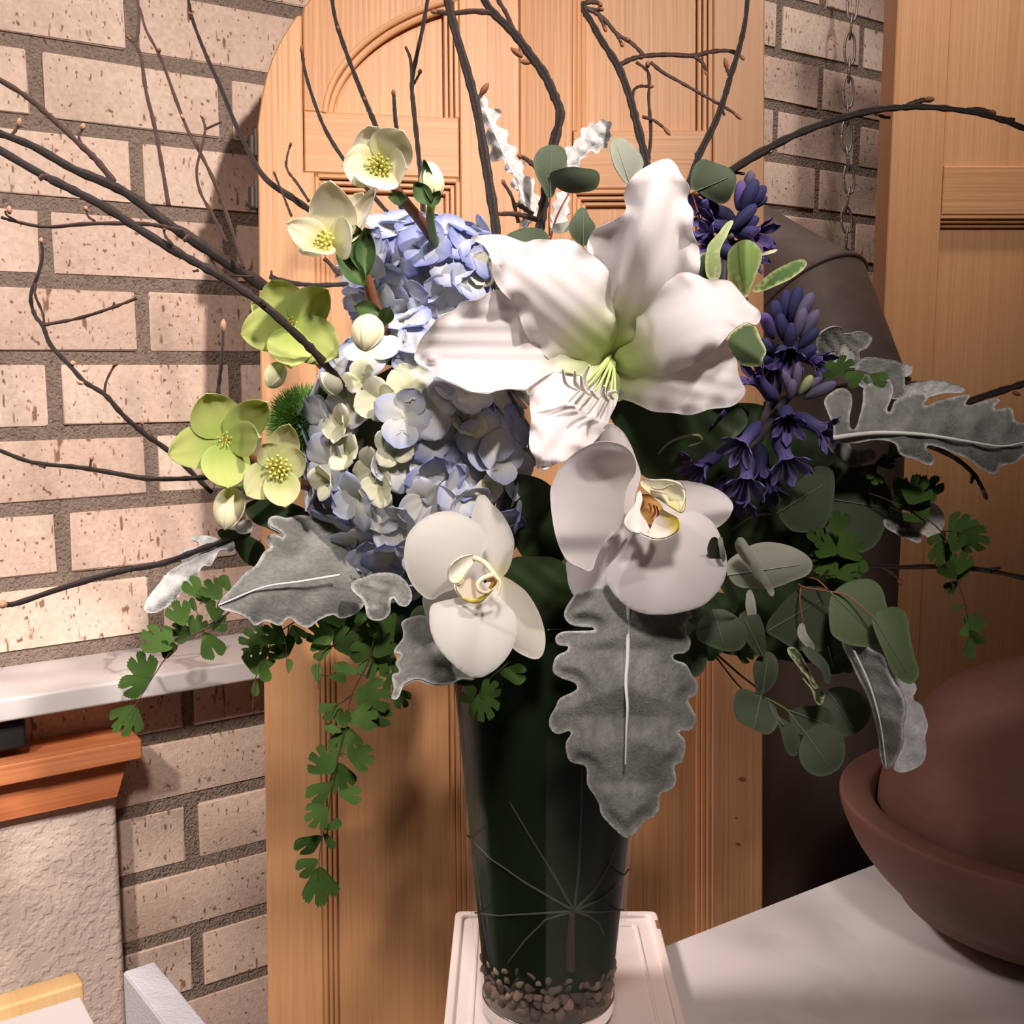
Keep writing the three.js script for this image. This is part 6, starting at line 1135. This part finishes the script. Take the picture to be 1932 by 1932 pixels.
// ---------------------------------------------------------------- bare branches
{
  function branch(label, main, twigs, buds) {   // main and twigs: [flat x, y pairs, depths, pixel radii]; buds: [x0, y0, x1, y1, depth, radius, pale]
    const t = thing('branch', label, 'branch', 'bare budding branches', at(main[0][0], main[0][1], main[1][0]));
    part('main_stem', local(trace(main[0], main[1], main[2], 9, 0.22), t), M.bark, t);
    for (const w of twigs ?? []) part('twig', local(trace(w[0], w[1], w[2], 6, 0.28), t), M.twig, t);
    for (const [x0, y0, x1, y1, d, r, pale] of buds ?? []) {
      const A = at(x0, y0, d), B = at(x1, y1, d - 0.002), k = r * d / FOCAL, m = (a) => A.clone().lerp(B, a);
      part('bud', local(rod([A, m(0.35), m(0.65), m(0.9), B], [k * 0.5, k * 1.05, k, k * 0.5, k * 0.1], 7, 0, 8), t), pale ? M.budPale : M.bud, t);
    }
    return t;
  }
  branch('thickest bare branch, sweeping from the upper hellebores to the left edge', [[600, 620, 540, 565, 490, 535, 420, 490, 360, 450, 310, 418, 250, 372, 200, 345, 140, 320, 60, 275, -20, 245], [0.66, 0.6, 0.58, 0.56], [11, 11.5, 10, 8.5, 7.5]],
    [[[215, 343, 180, 300, 150, 272, 100, 225, 50, 182, -10, 145], [0.59, 0.58], [6.5, 5.5, 5]],
      [[318, 388, 305, 310, 292, 240, 275, 170, 265, 105, 255, 82], [0.592, 0.6], [4.6, 4, 3.4]], [[255, 82, 262, 50, 259, -20], [0.6, 0.61], [3.4, 2.6]], [[255, 82, 246, 75, 238, 68], [0.6, 0.602], [3, 2]],
      [[345, 436, 310, 428, 280, 423, 170, 422, 85, 428, 30, 418, 2, 410], [0.588, 0.575, 0.57], [4.6, 3.6, 3]], [[180, 418, 166, 408, 163, 396], [0.578, 0.578], [2.6, 2]], [[30, 416, 12, 405, 10, 398], [0.571, 0.571], [2.4, 2]],
      [[460, 505, 413, 363, 377, 287, 353, 243, 300, 103, 275, 55, 264, 15], [0.6, 0.62, 0.63], [4, 3.6, 3, 2.4]], [[428, 458, 402, 407, 377, 360, 371, 320, 382, 273, 387, 242, 382, 222], [0.6, 0.61], [3.4, 3, 2.4]], [[385, 245, 400, 238, 418, 230], [0.609, 0.609], [2.4, 1.8]],
      [[358, 445, 350, 452, 346, 454], [0.585, 0.585], [6, 4]], [[478, 522, 440, 520, 418, 516, 402, 495], [0.6, 0.605], [2.4, 2, 1.6]], [[155, 275, 149, 258, 155, 245], [0.59, 0.59], [3, 2.4]], [[22, 255, 34, 240], [0.565, 0.565], [3, 2.6]]],
    [[34, 240, 38, 222, 0.565, 4.5, 1], [155, 246, 158, 232, 0.59, 4.5, 1], [163, 398, 161, 388, 0.578, 4, 1], [18, 404, 17, 388, 0.571, 5, 1], [400, 494, 398, 484, 0.605, 3.6, 1], [382, 224, 380, 213, 0.61, 3.6, 1], [400, 400, 398, 388, 0.605, 3.2], [252, 80, 240, 68, 0.602, 3], [300, 100, 301, 90, 0.62, 3.4], [345, 225, 342, 215, 0.62, 3, 1], [362, 30, 356, 22, 0.64, 3]]);
  branch('dark branch crossing in front of the upper green hellebore', [[648, 730, 600, 672, 560, 632, 500, 578, 440, 535, 400, 512, 350, 485, 270, 437, 200, 392, 140, 360, 80, 330, -20, 272], [0.6, 0.565, 0.56, 0.55, 0.545], [8, 8, 8.5, 8.5, 7]],
    [[[100, 345, 85, 332, 74, 338], [0.547, 0.545], [6, 5]], [[498, 576, 494, 566], [0.562, 0.56], [5, 3]], [[326, 462, 312, 445, 309, 434], [0.553, 0.553], [3, 2]], [[375, 510, 364, 512], [0.556, 0.556], [3, 2]]], [[309, 436, 311, 430, 0.553, 3]]);
  branch('thin branch rising behind the side-on hellebore to the top edge at left', [[800, 470, 743, 450, 690, 437, 640, 428, 580, 393, 547, 370, 500, 336, 450, 247, 417, 167, 387, 100, 362, 33, 352, -20], [0.69, 0.67, 0.66, 0.65], [7, 7, 6.5, 6, 4.2, 3.4, 3]],
    [[[550, 408, 535, 370, 518, 328], [0.66, 0.66], [2.6, 2]], [[583, 380, 560, 345, 542, 320, 541, 300, 548, 272], [0.66, 0.66], [2.8, 2.4, 2]], [[540, 316, 538, 305], [0.66, 0.66], [2, 1.6]], [[360, 35, 355, 28], [0.65, 0.65], [3, 2]]], [[520, 332, 516, 322, 0.66, 3], [548, 276, 549, 268, 0.66, 2.6]]);
  branch('thin branch drooping at far left, curling back up against the bricks', [[400, 930, 350, 880, 313, 847, 267, 814, 230, 781, 197, 744, 160, 721, 133, 691, 95, 650, 80, 613, 67, 597, 58, 560, 72, 517, 80, 483, 78, 455], [0.63, 0.6, 0.6, 0.605], [5, 5, 4.6, 4.2, 3.6, 3]],
    [[[68, 535, 66, 555, 80, 590, 84, 613], [0.602, 0.6], [2.6, 2.8]], [[83, 613, 150, 600, 213, 580, 257, 563], [0.6, 0.595], [3.4, 3, 3.2]], [[197, 742, 200, 721, 217, 687], [0.6, 0.6], [3, 2.2]], [[268, 812, 268, 800], [0.6, 0.6], [3, 2]], [[213, 580, 216, 570], [0.598, 0.598], [3, 2]]],
    [[216, 690, 220, 684, 0.6, 4.4], [268, 802, 268, 790, 0.6, 4, 1], [78, 460, 78, 448, 0.605, 4, 1], [137, 688, 139, 682, 0.6, 5, 1], [145, 720, 158, 724, 0.6, 4, 1], [222, 784, 226, 788, 0.6, 3, 1]]);
  branch('thin branch reaching left behind the lower green hellebore, nearly level', [[430, 900, 400, 900, 350, 903, 280, 903, 200, 890, 150, 882, 60, 872, 0, 850, -20, 842], [0.62, 0.6], [5, 5, 4.4, 3.6]], [[[75, 878, 85, 881], [0.605, 0.605], [3, 4]], [[170, 880, 172, 868], [0.606, 0.606], [3, 2.4]]], [[172, 870, 174, 858, 0.606, 4, 1]]);
  branch('thin branch reaching to the left edge above the marble sill, with a pale end bud', [[470, 1005, 440, 1016, 380, 1036, 310, 1062, 230, 1077, 110, 1112, 25, 1140, 12, 1141], [0.63, 0.61, 0.6], [6, 6, 5.4, 5]], [[[245, 1078, 252, 1070], [0.61, 0.61], [4, 3]]], [[14, 1141, -4, 1139, 0.6, 8, 1]]);
  branch('short upright twig with a bud in front of the bricks above the lower green hellebore', [[412, 770, 412, 735, 417, 690, 420, 650, 421, 625], [0.61, 0.62], [4, 3.8, 3, 2.6]], null, [[421, 626, 422, 602, 0.62, 5.4, 1]]);
  branch('thin level twig between the upper green hellebore and the upper hydrangea', [[508, 522, 547, 533, 590, 538, 660, 536], [0.66, 0.67], [4.6, 4.4]], [[[512, 520, 512, 510], [0.66, 0.66], [3, 2]], [[640, 520, 620, 495, 612, 488], [0.665, 0.665], [4, 4]]]);
  branch('slender branch leaning left behind the topmost hellebore to the top edge', [[760, 400, 735, 320, 707, 233, 693, 200, 670, 143, 650, 90, 632, 33, 624, -20], [0.72, 0.72], [5, 4.8, 4.2, 3.6]], null, [[640, 58, 636, 48, 0.72, 3], [690, 192, 686, 182, 0.72, 3]]);
  branch('slender branch ending below the arch of the left door', [[780, 450, 740, 410, 700, 365, 643, 293, 613, 243, 593, 193, 575, 133, 570, 100], [0.7, 0.71], [4.6, 4, 3.4, 3]], null, [[570, 102, 570, 84, 0.71, 4]]);
  branch('slender forked branch behind the upright hellebore bud', [[800, 450, 798, 393, 792, 317, 787, 267, 780, 200, 777, 160, 783, 120, 798, 50, 810, -20], [0.71, 0.72], [5, 4.6, 4.2, 3.4]], [[[777, 160, 774, 110, 765, 88], [0.718, 0.718], [3.2, 2.6]], [[781, 158, 792, 138], [0.718, 0.718], [3, 2.6]]], [[791, 140, 794, 130, 0.718, 4]]);
  branch('short dark twig behind the topmost hellebore', [[752, 260, 747, 235, 744, 200, 743, 180], [0.73, 0.73], [4, 4, 3.4]], null, [[743, 182, 742, 168, 0.73, 4]]);
  branch('dark straight branch rising from the upper hydrangea to the top edge', [[944, 600, 937, 445, 925, 360, 912, 280, 898, 200, 880, 130, 858, 55, 840, -20], [0.66, 0.665, 0.68], [9, 9, 8.4, 7.5]], [[[900, 188, 908, 178], [0.668, 0.668], [5, 4]], [[852, 38, 846, 32], [0.678, 0.678], [5, 3]]], [[906, 180, 922, 156, 0.668, 6]]);
  branch('winding branch behind the eucalyptus, bending left to the top edge', [[1015, 450, 1022, 410, 1028, 367, 1034, 320, 1043, 277, 1057, 213, 1047, 183, 1027, 140, 1000, 103, 970, 63, 927, 20, 905, -15], [0.71, 0.71, 0.72], [9.5, 9, 9.5, 8.6, 8, 7]],
    [[[928, 24, 905, 22, 893, 21, 850, 25, 822, 22], [0.718, 0.715], [5.4, 5, 4.4]], [[970, 60, 955, 25, 940, 0, 934, -15], [0.718, 0.72], [4.6, 4]], [[1015, 415, 975, 404, 935, 404], [0.71, 0.7], [5, 4.4]], [[1005, 405, 985, 390, 973, 385], [0.71, 0.705], [5, 4]], [[978, 420, 965, 370, 950, 345], [0.715, 0.715], [3.6, 3]], [[1010, 314, 995, 302, 985, 296], [0.712, 0.712], [5, 4]]],
    [[826, 22, 812, 22, 0.715, 4.6], [986, 108, 963, 90, 0.715, 5.5], [1002, 118, 981, 116, 0.715, 5], [985, 297, 976, 292, 0.712, 4.6], [952, 350, 948, 338, 0.715, 4]]);
  branch('gnarled branch with knuckled tip and crossing twigs above the top amaryllis petal', [[1222, 330, 1218, 300, 1200, 227, 1187, 180, 1167, 127, 1133, 73, 1113, 37, 1102, 20, 1101, 5], [0.7, 0.71], [8, 7.6, 7, 6, 5.6]],
    [[[1170, 122, 1190, 112, 1215, 106, 1260, 103, 1310, 105, 1345, 97, 1380, 97, 1400, 108], [0.705, 0.695], [4.6, 4.6, 4.2, 3]], [[1308, 105, 1325, 118, 1333, 136], [0.698, 0.698], [3.8, 2.6]], [[1104, 14, 1130, 28, 1145, 42, 1165, 65, 1190, 80, 1216, 105], [0.71, 0.705], [4.2, 3.6]], [[1228, 118, 1250, 136, 1280, 153, 1340, 187, 1380, 210, 1396, 222], [0.7, 0.69], [3.4, 3, 2.4]], [[1224, 300, 1228, 250, 1224, 190, 1222, 135, 1200, 117], [0.706, 0.704], [3.4, 3]], [[1212, 220, 1235, 228, 1255, 243], [0.704, 0.702], [3, 2.6]], [[1193, 190, 1196, 170, 1206, 163, 1222, 163], [0.708, 0.706], [3.4, 3]], [[1130, 28, 1142, 55], [0.708, 0.708], [3.4, 3]], [[1165, 68, 1174, 85], [0.706, 0.706], [3, 2.6]], [[1104, 5, 1122, 4, 1134, 8], [0.71, 0.71], [4.6, 3.6]], [[1112, 18, 1134, 18], [0.71, 0.708], [4, 3]]],
    [[1252, 240, 1265, 256, 0.702, 4], [1222, 163, 1234, 163, 0.706, 4], [1385, 214, 1400, 226, 0.69, 3.6], [1396, 104, 1405, 114, 0.695, 3.4], [1222, 128, 1222, 114, 0.704, 4.4], [1330, 134, 1334, 142, 0.698, 2.6], [1140, 50, 1144, 60, 0.708, 4], [1172, 82, 1176, 88, 0.706, 4], [1180, 76, 1190, 74, 0.706, 4], [1130, 8, 1136, 10, 0.71, 4.4], [1130, 17, 1140, 18, 0.708, 4]]);
  branch('straight slim branch slanting up to the top edge, right of the gnarled one', [[1290, 370, 1302, 340, 1320, 290, 1350, 230, 1368, 180, 1378, 145, 1395, 90, 1406, 40, 1412, -20], [0.69, 0.685], [7, 6.4, 5.6, 5, 4.4]], [[[1377, 142, 1371, 130], [0.687, 0.687], [3.6, 3]], [[1362, 205, 1367, 218], [0.688, 0.688], [3, 2]], [[1316, 295, 1314, 288], [0.69, 0.69], [5, 4]]], [[1372, 133, 1367, 108, 0.687, 4.4]]);
  branch('long arching branch over the chain and the right door', [[1350, 345, 1380, 322, 1440, 285, 1510, 250, 1590, 222, 1650, 208, 1700, 203, 1750, 202, 1830, 211, 1890, 226, 1950, 250], [0.66, 0.63, 0.61], [8, 7.6, 6.4, 5.4, 5]], [[[1385, 325, 1405, 328], [0.658, 0.655], [3.4, 2.6]], [[1705, 202, 1725, 194, 1745, 188], [0.63, 0.628], [5, 5]], [[1820, 208, 1845, 206, 1870, 212], [0.62, 0.617], [4, 4]], [[1890, 224, 1915, 226], [0.615, 0.614], [4, 3]], [[1650, 213, 1668, 221, 1680, 222], [0.635, 0.632], [3.4, 2.4]]], [[1742, 189, 1764, 187, 0.628, 5.4], [1865, 210, 1880, 215, 0.617, 5]]);
  branch('dark branch behind the long lobed dusty miller leaf, rising to the right edge', [[1640, 800, 1720, 790, 1800, 768, 1850, 750, 1900, 734, 1950, 718], [0.66, 0.64, 0.63], [7, 7, 6.6]], [[[1700, 722, 1725, 722, 1745, 724], [0.65, 0.645], [3.4, 2.6]], [[1885, 737, 1893, 732], [0.635, 0.635], [5, 5]]], [[1735, 735, 1733, 727, 0.63, 4], [1910, 740, 1926, 746, 0.634, 4]]);
  branch('short dark branch dropping out from under the long lobed dusty miller leaf', [[1700, 820, 1750, 840, 1800, 863, 1836, 893, 1850, 915, 1861, 940], [0.64, 0.63, 0.62], [5, 4.6, 4.2, 3]], [[[1836, 893, 1834, 905, 1832, 912], [0.627, 0.627], [4, 2.6]]], [[1855, 925, 1862, 944, 0.62, 4.4]]);
  branch('thin level branch at lower right in front of the stovepipe', [[1540, 1060, 1590, 1063, 1680, 1070, 1780, 1069, 1860, 1076, 1950, 1094], [0.66, 0.64, 0.62], [4.6, 4.6, 5, 5]], [[[1665, 1070, 1690, 1088, 1700, 1100], [0.645, 0.642], [3.6, 3]], [[1870, 1074, 1888, 1071], [0.625, 0.624], [3.4, 3]]], [[1695, 1094, 1702, 1105, 0.642, 4.6]]);
}

renderer.render(scene, camera);
